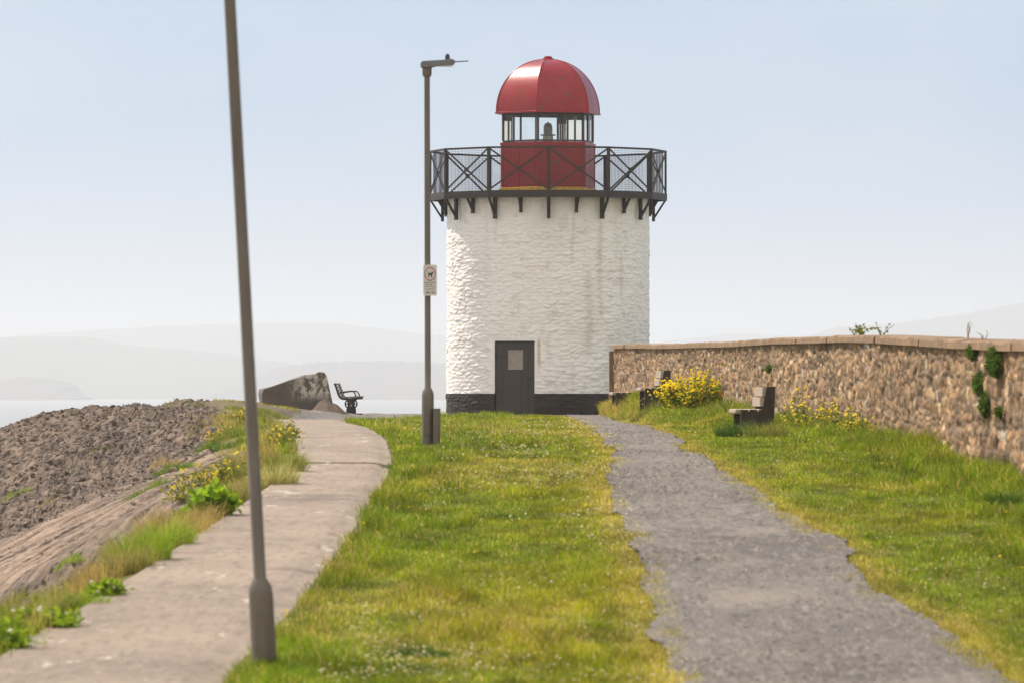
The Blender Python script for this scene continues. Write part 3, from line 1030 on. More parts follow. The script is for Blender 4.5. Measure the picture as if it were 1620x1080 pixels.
MB().box((0, 0, 8.115), (0.03, 0.03, 0.03)).build("lamp_cap", M['dark'], pd)


# ------------------------------------------------------------------ street lamps
def lamp_post(loc, label, group, full, Ht, lean=(0, 0)):
    t = empty("street_lamp", loc, label, "street lamp", group)
    top = Vector((lean[0], lean[1], Ht))
    ax = top / Ht
    P = lambda z: Vector((ax.x * z, ax.y * z, z))
    pole = MB().tube([P(0.70), P(0.76), P(Ht * 0.6), P(Ht)], [0.075, 0.041, 0.039, 0.037], 20).build("column", M['pole'], t, smooth=True)
    base = MB().tube([P(-0.25), P(0.66), P(0.71), P(0.765)], [0.084, 0.079, 0.074, 0.047], 24).build("base_section", M['pole'], t, smooth=True)
    dr = MB().poly([], [])
    dr.box(P(0.35) + Vector((-0.012, -0.0805, 0)), (0.085, 0.012, 0.42))
    dr.build("service_door", M['pole'], base, bevel=0.004)
    hd = MB()
    z = Ht
    hd.poly([], [])
    prof_ = [(-0.085, z + 0.02), (-0.085, z + 0.085), (-0.06, z + 0.105), (0.27, z + 0.125), (0.335, z + 0.135), (0.375, z + 0.105), (0.36, z + 0.07), (0.345, z + 0.06), (0.12, z + 0.04), (0.05, z + 0.02)]
    w = 0.09
    n = len(prof_)
    hd.poly([Vector((x, s * w, zz)) + Vector((top.x, top.y, 0)) for s in (-1, 1) for x, zz in prof_],
            [tuple(range(n))] + [tuple(reversed(range(n, 2 * n)))] + [(i, n + i, n + (i + 1) % n, (i + 1) % n) for i in range(n)])
    head = hd.build("lamp_head", M['lamp_grey'], t, bevel=0.008)
    MB().lathe([(0.05, z - 0.10), (0.062, z - 0.06), (0.062, z + 0.03)], (top.x, top.y, 0), 16).build("collar", M['pole'], t, smooth=True)
    MB().box(Vector((0.24, 0, z + 0.046)) + Vector((top.x, top.y, 0)), (0.19, 0.14, 0.016)).build("diffuser", M['signwhite'], head)
    MB().lathe([(0.032, z + 0.12), (0.032, z + 0.17), (0.024, z + 0.195), (0.008, z + 0.205)], (top.x + 0.27, top.y, 0), 14).build("photocell", M['dark'], head, smooth=True)
    MB().bar(Vector((0.36, 0, z + 0.098)) + Vector((top.x, top.y, 0)), Vector((0.545, 0, z + 0.108)) + Vector((top.x, top.y, 0)), 0.05, 0.012).build("bird_spike", M['dark'], head)
    return t


far = at(677, 695, 75)
far.z = float(ground_h(far.x, far.y)[0]) + 0.0
H_far = (EYE + (HY - 110) * 75 / F) - far.z
lamp_post(far, "upright grey street lamp carrying the dog sign, near the lighthouse tower", "grey street lamps on the grass", True, H_far, (-0.012, 0))
nr = at(421, 1064, 36.9)
nr.z = float(ground_h(nr.x, nr.y)[0]) - 0.17
lean_x = (363 - 420) * 37.5 / F / ((1050 - 0) * 37.5 / F) * 5.0
lamp_post(nr, "leaning grey street lamp close by at the edge of the concrete path", "grey street lamps on the grass", True, 5.2, (lean_x, 0.0))

# little cabinet beside the far lamp
cb = at(691, 690, 74.9)
cb.z = float(ground_h(cb.x, cb.y)[0])
t = empty("feeder_cabinet", cb, "narrow grey metal cabinet standing against the foot of the upright street lamp", "cabinet")
MB().box((0, 0, 0.2), (0.095, 0.14, 0.56)).build("housing", M['pole'], t, bevel=0.006)
MB().box((0, 0, 0.488), (0.105, 0.15, 0.014)).build("lid", M['pole'], t)
MB().box((0, -0.073, 0.2), (0.075, 0.006, 0.48)).build("door", M['pole'], t)

# dog sign on the far lamp
sg = at(680.5, 468, 74.93)
t = empty("dog_sign", sg, "small white sign with a red ring and black dog fixed to the street lamp", "sign")
SW, SH = 0.178, 0.405
bd = MB()
rr2, npt = 0.018, 6
out = []
for cx, cy, a0 in ((SW / 2 - rr2, rr2, -90), (SW / 2 - rr2, SH - rr2, 0), (-SW / 2 + rr2, SH - rr2, 90), (-SW / 2 + rr2, rr2, 180)):
    for i in range(npt):
        a = R(a0 + 90 * i / (npt - 1))
        out.append((cx + rr2 * math.cos(a), cy + rr2 * math.sin(a)))
n = len(out)
bd.poly([(x, y, z) for y in (0, 0.004) for x, z in out], [tuple(range(n)), tuple(reversed(range(n, 2 * n)))] + [(i, n + i, n + (i + 1) % n, (i + 1) % n) for i in range(n)])
board = bd.build("board", M['signwhite'], t, loc=(0, -0.055, 0))
rg = MB()
cz, ro_, ri_ = 0.285, 0.081, 0.069
n = 40
pts = [(r_ * math.cos(2 * math.pi * i / n) * 0.92, -0.057, cz + r_ * math.sin(2 * math.pi * i / n) * 1.12) for r_ in (ro_, ri_) for i in range(n)]
rg.poly(pts, [(i, (i + 1) % n, n + (i + 1) % n, n + i) for i in range(n)])
rg.build("red_ring", M['signred'], t)
dg = MB()
dogp = [(-0.026, 0.238), (-0.015, 0.238), (-0.011, 0.262), (0.000, 0.272), (0.012, 0.262), (0.015, 0.238), (0.026, 0.238), (0.027, 0.272), (0.03, 0.288), (0.043, 0.293), (0.044, 0.306), (0.034, 0.318), (0.022, 0.314), (0.016, 0.296), (-0.012, 0.296), (-0.022, 0.312), (-0.027, 0.308), (-0.022, 0.288)]
dg.poly([(x, -0.0575, z) for x, z in dogp], [tuple(range(len(dogp)))])
dg.build("dog_symbol", M['signblack'], t)
pr = MB()
for z, h in ((0.172, 0.010), (0.117, 0.006)):
    pr.box((0, -0.0565, z), (0.145, 0.002, h))
for z, h, ws in ((0.142, 0.026, (0.012, 0.01, 0.012, 0.012, 0.01, 0.009)), (0.085, 0.018, (0.009, 0.007, 0.008, 0.009, 0.005, 0.009, 0.008, 0.007, 0.009))):
    x = -0.052
    for w in ws:
        pr.box((x, -0.0565, z), (w * 0.8, 0.002, h * random.uniform(0.75, 1)))
        x += w + 0.0045
pr.build("faded_print", M['signgrey'], t)
lbx = MB()
for x, w in ((-0.028, 0.055), (0.03, 0.02), (0.057, 0.016)):
    lbx.box((x, -0.0565, 0.04), (w, 0.002, 0.026))
lbx.build("logo_block", M['notice'], t)
for z in (0.1, 0.3):
    MB().lathe([(0.046, z - 0.01), (0.046, z + 0.01)], (-0.03, -0.008, 0), 18).build("clamp_band", M['pole'], t)

# ------------------------------------------------------------------ boundary wall
wl = empty("stone_wall", (wall_x(150.0), 150, 0), "long brown rubble stone boundary wall with flat coping running up to the lighthouse", "wall")
LO = Vector((float(wall_x(150.0)), 150, 0))
wy = np.arange(22, 150.01, 0.035)
wxx = np.interp(wy, WY, WX)
kk = np.hanning(401); kk /= kk.sum()
wxs = np.convolve(np.pad(wxx, 200, mode='reflect', reflect_type='odd'), kk, 'valid')
wzs = np.convolve(np.pad(np.interp(wy, WY, WZ), 200, mode='reflect', reflect_type='odd'), kk, 'valid')
wzs = wzs + 0.02 * (fbm(wy * 0.12, wy * 0, 3, 81) - 0.5)
gz = ground_h(wxs - 0.1, wy)
COPH = 0.105
nv = 66
T = np.linspace(0, 1, nv)[None, :]
zb, zt = (gz - 0.25)[:, None], (wzs - COPH)[:, None]
Z = zb + (zt - zb) * T
U = wy[:, None] + 0 * Z
rel, sid, e = rubble(U + 0.05 * (fbm(U * 3, Z * 9, 2, 92) - 0.5), Z + 0.03 * (fbm(U * 4, Z * 5, 2, 93) - 0.5), 77, (0.06, 0.15), 0.30, 0.016, 0.10)
deep = ((sid * 91.3) % 1 > 0.90) * 0.05 * sstep(0, 0.02, e)
hgt = 0.026 * rel - 0.6 * deep + 0.07 * (fbm(U * 3.5, Z * 8, 4, 83) - 0.5) + 0.06 * (fbm(U * 0.8, Z * 0.8, 2, 84) - 0.5)
pal = np.array([[0.40, 0.27, 0.165], [0.30, 0.195, 0.12], [0.45, 0.33, 0.22], [0.235, 0.165, 0.12], [0.36, 0.215, 0.13], [0.20, 0.155, 0.135], [0.50, 0.40, 0.29], [0.33, 0.24, 0.165]])
cidx = (sid * 7.999).astype(int)
C = (0.72 * pal[cidx] + 0.28 * pal.mean(0)) * (0.30 + 1.4 * fbm(U * 3.2, Z * 13, 4, 85))[..., None] * np.array([1.20, 1.06, 0.84]) * (0.58 + 0.72 * ((sid * 37.7) % 1))[..., None]
mort = 0.8 * (1 - sstep(0.005, 0.016, e))[..., None]
C = C * (1 - mort) + np.array([0.30, 0.225, 0.155]) * mort
soot = sstep(0.48, 0.72, fbm(U * 0.35, Z * 2.2, 4, 87))[..., None]
C = C * (1 - 0.22 * soot)
pale = (((sid * 53.1) % 1 > 0.985) * 1.0)[..., None]
C = C * (1 - pale) + np.array([0.52, 0.45, 0.36]) * pale * (0.8 + 0.4 * fbm(U * 5, Z * 5, 2, 88))[..., None]
V = np.stack([wxs[:, None] - hgt - LO.x, U - LO.y, Z], -1)
wall = link("masonry", mesh_np("masonry", V.reshape(-1, 3), grid_faces(len(wy), nv)[:, ::-1], C.reshape(-1, 3), smooth=True), M['stone'], wl)
# plain back and top of the wall's core
s_ = slice(0, None, 20)
bx = np.stack([np.stack([wxs[s_] + dx - LO.x, wy[s_] - LO.y, zz], -1) for dx, zz in ((0.0, wzs[s_] - COPH - 0.004), (0.45, wzs[s_] - COPH - 0.004), (0.45, gz[s_] - 0.4))], 1)
me = mesh_np("rear_face", bx.reshape(-1, 3), grid_faces(bx.shape[0], 3), np.tile(pal[3], (bx.shape[0] * 3, 1)))
link("rear_face", me, M['stone'], wl)
y = 150.0
n_cop = 0
while y > 23:
    L = random.uniform(4.5, 9.0)
    y0 = max(y - L, 22.5)
    ya, yb = y - 0.012, y0 + 0.012
    mbc = MB()
    dj, dzj = random.uniform(-0.01, 0.01), random.uniform(-0.004, 0.004)
    ns = max(6, int((ya - yb) / 0.35))
    pts, fcs = [], []
    for i in range(ns + 1):
        yy = ya + (yb - ya) * i / ns
        x0 = float(np.interp(yy, wy, wxs)) - LO.x + dj
        zt_ = float(np.interp(yy, wy, wzs)) + dzj
        j1, j2 = random.uniform(-0.02, 0.02), random.uniform(-0.010, 0.010)
        pts += [(x0 - 0.082 + j1, yy - LO.y, zt_ - COPH), (x0 - 0.078 + j1, yy - LO.y, zt_ - 0.025 + j2), (x0 - 0.06, yy - LO.y, zt_ + j2), (x0 + 0.5, yy - LO.y, zt_ + 0.01), (x0 + 0.5, yy - LO.y, zt_ - COPH)]
    for i in range(ns):
        o = 5 * i
        fcs += [(o + k, o + (k + 1) % 5, o + 5 + (k + 1) % 5, o + 5 + k) for k in range(5)]
    fcs += [(4, 3, 2, 1, 0), tuple(5 * ns + k for k in range(5))]
    mbc.poly(pts, fcs)
    dark = 121.5 < (y + y0) / 2 < 123.6
    o = mbc.build("coping_stone", M['copingshadow'] if dark else M['coping'], wl)  # dark colour stands for the shadow where a slab's front is missing
    if dark: o["label"] = "coping stone coloured dark for the shadow of a missing front"
    y = y0
    n_cop += 1
pier = MB().box((0.06, 0.15, 0.72), (0.40, 0.5, 2.0))
pier.build("end_pier", M['coping'], wl, bevel=0.02)


# ------------------------------------------------------------------ benches
def wall_bench(dist, px_back, label, back=True, length=1.75, sink=0.0):
    x = (px_back - 810) * dist / F
    z = float(ground_h(x, dist)[0]) - sink
    yaw = math.atan2(float(wall_x(dist + 3) - wall_x(dist - 3)), 6.0)
    t = empty("timber_bench", (x, dist, z), label, "bench", "chunky timber benches along the wall", rz=-yaw)
    # local: +Y runs along the wall, -X faces the track
    zs = 0.40
    prof_b = [(-0.40, -0.3), (0.09, -0.3)] + ([(0.15, 0.83), (0.01, 0.83), (-0.055, 0.47)] if back else [(0.09, 0.455)]) + \
             [(-0.11, 0.465), (-0.115, 0.435), (-0.135, 0.435), (-0.14, 0.465), (-0.255, 0.465), (-0.26, 0.435), (-0.28, 0.435), (-0.285, 0.465), (-0.40, 0.46)]
    n_ = len(prof_b)
    for y0_, y1_ in ((0.0, 0.13), (length - 0.13, length)):
        mb = MB().poly([(x_, yq, z_) for yq in (y0_, y1_) for x_, z_ in prof_b],
                       [tuple(range(n_)), tuple(reversed(range(n_, 2 * n_)))] + [(i, n_ + i, n_ + (i + 1) % n_, (i + 1) % n_) for i in range(n_)])
        mb.build("end_support", M['shadetimber'], t)  # notched like the plank ends and coloured for their shade
    for xx in (-0.355, -0.20, -0.05) if back else (-0.355, -0.20, -0.05):
        MB().box((xx - (0.035 if xx < -0.3 else 0), length / 2, zs + 0.035), (0.13 + (0.05 if xx < -0.3 else 0), length - 0.27, 0.075)).build("seat_plank", M['timber'], t, bevel=0.02)
    if back:
        for k, zz in enumerate((0.585, 0.745)):
            MB().box((-0.06 + 0.035 * k, length / 2, zz), (0.07, length - 0.02, 0.148)).build("back_plank", M['timber'], t, bevel=0.008)
    return t


wall_bench(90, 1212, "weathered timber bench with a two plank back, nearest along the stone wall", sink=0.09)
wall_bench(119, 1050, "weathered timber bench with a two plank back half hidden behind the big yellow flower bush")
wall_bench(142, 1000, "low dark timber bench without a back at the far end of the stone wall", back=False, sink=0.1)

# iron bench by the sea: seen from its end
bl = at(552.5, 653.5, 149)
bl.z = float(ground_h(bl.x, bl.y)[0]) + 0.02
t = empty("iron_bench", bl, "black iron bench with slatted seat seen from its end above the sea", "bench", rz=R(-1.8))
BL = 1.7
SC = 1.0
for yy in (0.0, BL):
    fr_ = MB()
    pl = [(-0.385, 0.80), (-0.345, 0.70), (-0.31, 0.60), (-0.285, 0.51), (-0.255, 0.445), (-0.20, 0.40), (-0.12, 0.385), (0.0, 0.39), (0.13, 0.40), (0.26, 0.415)]
    for a, b_ in zip(pl, pl[1:]):
        fr_.bar((a[0], yy, a[1]), (b_[0], yy, b_[1]), 0.05, 0.062, up=(0, 1, 0))
    fe = fr_.build("end_frame", M['iron'], t)
    ar = MB()
    pl = [(-0.27, 0.555), (-0.15, 0.575), (0.0, 0.593), (0.08, 0.595), (0.125, 0.57), (0.155, 0.52), (0.185, 0.42)]
    ar.tube([(a, yy, b_) for a, b_ in pl], 0.017, 8)
    ar.build("armrest", M['iron'], fe, smooth=True)
    pg = MB()
    for (za, wa), (zb_, wb) in zip([(0.0, 0.16), (0.13, 0.15), (0.20, 0.09), (0.33, 0.10), (0.37, 0.2)], [(0.13, 0.15), (0.20, 0.09), (0.33, 0.10), (0.37, 0.2), (0.395, 0.22)]):
        pg.poly([(s * w / 2, yy + q * 0.03, z) for q in (-1, 1) for s, w, z in ((-1, wa, za), (1, wa, za), (1, wb, zb_), (-1, wb, zb_))],
                [(0, 1, 2, 3), (7, 6, 5, 4), (0, 4, 5, 1), (1, 5, 6, 2), (2, 6, 7, 3), (3, 7, 4, 0)])
    ring = [(0.105 * math.cos(w), yy, 0.26 + 0.105 * math.sin(w)) for w in np.linspace(0, 2 * math.pi, 25)]
    pg.tube(ring, 0.019, 8, cap=False)
    pg.box((0.0, yy, 0.26), (0.2, 0.03, 0.03))
    pg.box((0.04, yy, -0.01), (0.42, 0.09, 0.035))
    pg.build("pedestal", M['iron'], t)
for k, (x, z) in enumerate([(-0.345, 0.775), (-0.315, 0.70), (-0.285, 0.62), (-0.255, 0.53), (-0.225, 0.465)]):
    MB().bar((x, -0.03, z), (x, BL + 0.03, z), 0.025, 0.048, up=(-0.35, 0, 1)).build("back_slat", M['slat'], t)
for k in range(5):
    x = -0.15 + k * 0.098
    MB().bar((x, -0.03, 0.432 + k * 0.005), (x, BL + 0.03, 0.432 + k * 0.005), 0.075, 0.032).build("seat_slat", M['slat'], t)

# broken concrete block on its mound
bp = at(470, 643, 146)
mb = MB()
outl = [(415, 643), (414, 622), (417, 615), (440, 607), (484, 592), (498, 590), (503, 587.5), (514, 588.5), (518, 597), (521, 612), (526, 634), (528, 648), (470, 650)]
pts = [at(px, py, 145.4) - bp for px, py in outl]
n = len(pts)
back = [p + Vector((-0.12 - 0.04 * (i % 3), 1.5 + 0.1 * ((i * 7) % 3), -0.03 * (i % 2))) for i, p in enumerate(pts)]
mb.poly(pts + back, [tuple(range(n)), tuple(reversed(range(n, 2 * n)))] + [(i, n + i, n + (i + 1) % n, (i + 1) % n) for i in range(n)])
blk = mb.build("concrete_block", M['block'], loc=bp)
tag(blk, "big tilted broken concrete block with flaking white paint beside the iron bench", "concrete block")
bv = blk.modifiers.new("bevel", 'BEVEL'); bv.width = 0.03; bv.segments = 2
# earth mound sheltering its right foot
mp = at(520, 655, 145)
th = np.linspace(0, 2 * math.pi, 49)[:-1]
rr_ = np.linspace(0, 1, 14)
TT, RR = np.meshgrid(th, rr_)
V = np.stack([RR * np.cos(TT) * 0.50, RR * np.sin(TT) * 1.2, 0.36 * (1 - RR ** 1.6) * (0.75 + 0.5 * fbm(np.cos(TT) * RR * 3 + 5, np.sin(TT) * RR * 3 + 5, 3, 91)) - 0.06], -1)
V[..., 0] -= 0.12 * (1 - RR)
cm = np.array([0.13, 0.088, 0.06]) * (0.7 + 0.6 * fbm(V[..., 0] * 6 + 9, V[..., 1] * 6 + 9, 3, 92))[..., None]
me = mesh_np("earth_mound", V.reshape(-1, 3), grid_faces(len(rr_), 48, wrap=True), cm.reshape(-1, 3))
mp.z = float(ground_h(mp.x, mp.y)[0])
o = link("earth_mound", me, M['ground'], loc=mp)
tag(o, kind="structure")


# ------------------------------------------------------------------ armour rocks
def ico(sub):
    import bmesh
    bm = bmesh.new()
    bmesh.ops.create_icosphere(bm, subdivisions=sub, radius=1.0)
    v = np.array([tuple(x.co) for x in bm.verts])
    f = np.array([[x.index for x in fa.verts] for fa in bm.faces])
    bm.free()
    return v, f


ICO2, ICO1, ICO0 = ico(3), ico(2), ico(1)


def rock_shape(seed, base):
    r = np.random.default_rng(seed)
    v = base[0].copy()
    for _ in range(9):                       # chip flat faces off the lump
        n = r.normal(size=3); n /= np.linalg.norm(n)
        d = r.uniform(0.45, 0.85)
        s = v @ n
        v = v - np.maximum(s - d, 0)[:, None] * n
    v = v * r.uniform((0.9, 0.75, 0.5), (1.4, 1.1, 0.85))
    v = v * (1 + 0.12 * (fbm(v[:, 0] * 2.5 + 7, v[:, 1] * 2.5 + v[:, 2] * 1.7 + 7, 3, seed) - 0.5))[:, None]
    return v


def rock_ok(X, Y):
    Z = ground_h(X, Y)
    px, py = to_px(X, Y, Z)
    rx = np.interp(Y, RX_Y, RX_X)
    u = np.interp(px, [-400, 0, 130, 250, 400, 470], [1010, 858, 800, 757, 692, 665])
    return (X < rx - 0.1) & (py < u) & (Z > -5.5), px, py, Z


rock_meshes = []
for k in range(14):
    rock_meshes.append(mesh_np("boulder", rock_shape(100 + k, ICO2), ICO2[1]))
    rock_meshes[-1].materials.append(M['rock'])
cnt = 0
X = rng.uniform(-13, -5, 40000)
Y = rng.uniform(86, 128, 40000)
ok, px, py, Z = rock_ok(X, Y)
vis = ok & (px > -30) & (px < 400) & (py > 628)
# keep only rocks with a clear line of sight: ground along the ray stays below
idx = np.nonzero(vis)[0]
for i in idx:
    if cnt >= 290: break
    d = np.linspace(60, Y[i] - 0.6, 120)
    if np.any(ground_h(X[i] * d / Y[i], d) > EYE + (Z[i] + 0.12 - EYE) * d / Y[i]): continue
    s = 0.045 + 0.085 * random.random() ** 3
    o = bpy.data.objects.new("boulder", rock_meshes[cnt % 14])
    col.objects.link(o)
    o.location = (X[i], Y[i], Z[i] + 0.02 * s)
    o.rotation_euler = (random.gauss(0, 0.35), random.gauss(0, 0.35), random.uniform(0, 6.28))
    o.scale = (s, s, s)
    tag(o, "grey brown angular boulder lying in the rock armour slope above the sea", "boulder", "boulders of the rock armour slope")
    cnt += 1
# the loose small stone between the boulders
X = rng.uniform(-14, -4.2, 52000)
Y = rng.uniform(50, 130, 52000)
ok, px, py, Z = rock_ok(X, Y)
ok2 = ok | ((X < np.interp(Y, RX_Y, RX_X) + 0.1) & (rng.random(len(X)) < 0.015))
sel = np.nonzero(ok2)[0][:12000]
shapes = [rock_shape(300 + k, ICO1) for k in range(10)]
shapes0 = [rock_shape(330 + k, ICO0) for k in range(10)]
VV, FF, CC, off = [], [], [], 0
for q, i in enumerate(sel):
    s = 0.024 + 0.055 * random.random() ** 1.8
    sh, fa = (shapes[q % 10], ICO1[1]) if s > 0.08 else (shapes0[q % 10], ICO0[1])
    a = random.uniform(0, 6.28)
    ca, sa = math.cos(a), math.sin(a)
    v = sh * s
    v = np.stack([v[:, 0] * ca - v[:, 1] * sa, v[:, 0] * sa + v[:, 1] * ca, v[:, 2] + random.gauss(0, 0.3) * v[:, 0]], -1) + np.array([X[i], Y[i], Z[i] - 0.12 * s])
    VV.append(v); FF.append(fa + off); off += len(v)
    t_ = random.random()
    c_ = (np.array([0.24, 0.18, 0.135]) * t_ + np.array([0.085, 0.066, 0.055]) * (1 - t_)) * random.uniform(0.75, 1.25)
    CC.append(np.tile(c_, (len(v), 1)))
o = link("loose_rubble", mesh_np("loose_rubble", np.vstack(VV), np.vstack(FF), np.vstack(CC)), M['rubble'])
tag(o, kind="stuff")


# ------------------------------------------------------------------ vegetation
def blades(P, H, W, lean, cols, seed, bend=0.5, ang=None):
    """curved grass blades: P n x 3; H, W, lean n; cols n x 3 -> V, F (tris), C"""
    r = np.random.default_rng(seed)
    n = len(P)
    a = r.uniform(0, 2 * math.pi, n)
    b = r.uniform(0, 2 * math.pi, n) if ang is None else ang
    sx = np.stack([np.cos(a), np.sin(a), np.zeros(n)], -1) * (W / 2)[:, None]
    ld = np.stack([np.cos(b), np.sin(b), np.zeros(n)], -1)
    up = np.array([0, 0, 1.0])
    mid = P + ld * (lean * H * 0.35)[:, None] + up * (H * 0.6)[:, None]
    tip = P + ld * (lean * H)[:, None] + up * (H * (1 - bend * np.minimum(lean, 1.2) * 0.4))[:, None]
    V = np.stack([P - sx, P + sx, mid + sx * 0.75, mid - sx * 0.75, tip], 1).reshape(-1, 3)
    o = (np.arange(n) * 5)[:, None, None]
    Fc = (np.array([[0, 1, 2], [0, 2, 3], [3, 2, 4]])[None] + o).reshape(-1, 3)
    C = np.repeat(cols, 5, 0)
    return V, Fc, C


def leaves(P, D, L, W, cols, seed):
    """folded pointed leaves at P along unit D"""
    r = np.random.default_rng(seed)
    n = len(P)
    q = r.normal(size=(n, 3))
    s = np.cross(D, q)
    s /= np.linalg.norm(s, axis=1)[:, None] + 1e-9
    nrm = np.cross(s, D)
    L, W = L[:, None], W[:, None]
    V = np.stack([P, P + D * L * 0.45 + s * W / 2 + nrm * W * 0.12, P + D * L - nrm * L * 0.15, P + D * L * 0.45 - s * W / 2 + nrm * W * 0.12], 1).reshape(-1, 3)
    o = (np.arange(n) * 4)[:, None, None]
    Fc = (np.array([[0, 1, 2], [0, 2, 3]])[None] + o).reshape(-1, 3)
    return V, Fc, np.repeat(cols, 4, 0)


def join(parts):
    V, Fc, C, o = [], [], [], 0
    for v, f, c in parts:
        V.append(v); Fc.append(f + o); C.append(c); o += len(v)
    return np.vstack(V), np.vstack(Fc), np.vstack(C)


G1, G2, G3, G4 = np.array([0.155, 0.225, 0.008]), np.array([0.33, 0.30, 0.012]), np.array([0.07, 0.125, 0.006]), np.array([0.52, 0.38, 0.13])


def grass_field(name, n, xlo, xhi, y0, y1, hfn, seed, skip=None, wbase=0.0062, bank=False):
    r = np.random.default_rng(seed)
    u = r.random(n)
    p = 1.75
    Y = (y0 ** (1 - p) + u * (y1 ** (1 - p) - y0 ** (1 - p))) ** (1 / (1 - p))
    lo, hi = xlo(Y), xhi(Y)
    X = lo + (hi - lo) * r.random(n)
    X = X + r.normal(0, 0.045, n) + 0.09 * (fbm(Y * 5.0, X * 2, 3, seed + 15) - 0.5)
    if skip is not None:
        k = ~skip(X, Y)
        X, Y, lo, hi = X[k], Y[k], lo[k], hi[k]
    n = len(X)
    Z = ground_h(X, Y) - 0.01
    big = fbm(X * 0.55, Y * 0.22, 3, seed + 1)
    mid = fbm(X * 2.2, Y * 0.9, 3, seed + 2)
    H = hfn(X, Y, lo, hi, big, mid) * r.uniform(0.6, 1.3, n)
    W = wbase * (0.45 + 0.55 * Y / 45) * r.uniform(0.7, 1.3, n)
    t = np.clip(sstep(0.38, 0.68, big) * 0.55 + (mid - 0.5) * 0.8 + 0.32 * sstep(-1.4, 0.9, X) * sstep(3.0, 2.0, X) + r.normal(0, 0.2, n) - 0.08, 0, 1)
    edge_dry = np.clip(sstep(0.45, 0.0, np.minimum(np.abs(X - track_l(Y)), np.abs(X - track_r(Y)))), 0, 1)
    t = np.clip(t + 0.65 * edge_dry, 0, 1)
    C = G1 * (1 - t)[:, None] + G2 * t[:, None]
    dk = sstep(0.60, 0.76, fbm(X * 1.4, Y * 0.6, 3, seed + 6))[:, None] * (1 - edge_dry[:, None])
    C = C * (1 - 0.6 * dk) + G3 * 0.6 * dk
    dry = (r.random(n) < 0.10 + 0.30 * edge_dry + 0.20 * sstep(0.55, 0.7, big))[:, None]
    C = np.where(dry, G4, C) * r.uniform(0.45, 1.6, n)[:, None]
    patch = 0.42 + 1.3 * fbm(X * 4.0, Y * 1.2, 4, seed + 8)
    C = C * patch[:, None]
    if bank:
        tb = sstep(0.40, 0.60, fbm(X * 1.5, Y * 0.5, 3, seed + 12))[:, None]
        C = C * (1 - tb) + np.array([0.46, 0.33, 0.10]) * r.uniform(0.6, 1.2, n)[:, None] * tb
    V, Fc, CC = blades(np.stack([X, Y, Z], -1), H, W, r.uniform(0.1, 0.9, n), C, seed + 3)
    o = link(name, mesh_np(name, V, Fc, CC), M['leaf'])
    return tag(o, kind="stuff")


def lawn_h(X, Y, lo, hi, big, mid):
    tuft = sstep(0.52, 0.72, fbm(X * 1.6, Y * 0.5, 3, 507))
    left = sstep(0.5, 0.0, X - lo)
    return 0.022 + 0.05 * mid + 0.09 * tuft * sstep(1.3, -0.3, X) + 0.06 * left * sstep(0.35, 0.6, mid)


def in_tower(X, Y):
    return (X - 1.0) ** 2 + (Y - 158) ** 2 < 2.95 ** 2


lawn_l = lambda y: np.interp(y, np.append(PRd, [124, 127, 134, 146, 150]), np.append(PRx, [-3.7, -3.5, -2.6, -1.9, -1.0])) + 0.07
lawn_r = lambda y: np.interp(y, [30, 140, 150, 156], [0, 0, 0, 0]) + track_l(y) + 0.17
grass_field("lawn_grass", 330000, lawn_l, lawn_r, 34.5, 151.5, lawn_h, 501, in_tower)


def verge_h(X, Y, lo, hi, big, mid):
    w = sstep(1.3, 0.15, hi - X)
    return 0.024 + 0.045 * mid + sstep(2.2, 1.0, hi - X) * 0.05 * sstep(0.4, 0.6, mid) + w * (0.5 + 0.5 * sstep(62, 95, Y)) * (0.10 + 0.20 * sstep(0.35, 0.65, mid))


grass_field("verge_grass", 330000, lambda y: track_r(y) - 0.17, lambda y: wall_x(y) + 0.0, 34.5, 152, verge_h, 601)


# thin grass and weeds on the bank left of the path
def bank_h(X, Y, lo, hi, big, mid):
    return 0.03 + 0.22 * sstep(0.4, 0.7, mid)


grass_field("bank_grass", 42000, lambda y: np.interp(y, RX_Y, RX_X) - 0.15, lambda y: path_l(y) + 0.0, 34.5, 120, bank_h, 701,
            lambda X, Y: fbm(X * 1.3, Y * 0.5, 3, 711) < 0.53, bank=True)
grass_field("top_grass", 16000, lambda y: np.interp(y, [108, 118, 128, 140], [-6.2, -6.6, -8.2, -7.2]), lambda y: np.interp(y, [108, 118, 128, 140], [-4.4, -4.9, -5.0, -5.2]), 108, 138, lambda X, Y, a, b_, c_, d: 0.03 + 0.07 * d, 721,
            lambda X, Y: fbm(X * 1.1, Y * 0.4, 3, 713) < 0.50, bank=True)


# daisies and buttercups in the turf
def florets(P, S, cols, seed):
    r = np.random.default_rng(seed)
    n = len(P)
    a = r.uniform(0, 6.28, n)
    tl = r.normal(0, 0.35, (n, 2))
    V = []
    for k in range(6):
        w = a + k * math.pi / 3
        x, y = np.cos(w) * S / 2, np.sin(w) * S / 2
        V.append(P + np.stack([x, y, x * tl[:, 0] + y * tl[:, 1]], -1))
    V = np.stack(V, 1).reshape(-1, 3)
    o = (np.arange(n) * 6)[:, None, None]
    Fc = (np.array([[0, 1, 2], [0, 2, 3], [0, 3, 4], [0, 4, 5]])[None] + o).reshape(-1, 3)
    return V, Fc, np.repeat(cols, 6, 0)


def scatter(n, xlo, xhi, y0, y1, seed, fil):
    r = np.random.default_rng(seed)
    Y = 1 / (1 / y0 + r.random(n) * (1 / y1 - 1 / y0))
    X = xlo(Y) + (xhi(Y) - xlo(Y)) * r.random(n)
    k = fil(X, Y, r)
    X, Y = X[k], Y[k]
    return np.stack([X, Y, ground_h(X, Y) + r.uniform(0.045, 0.095, len(X))], -1)


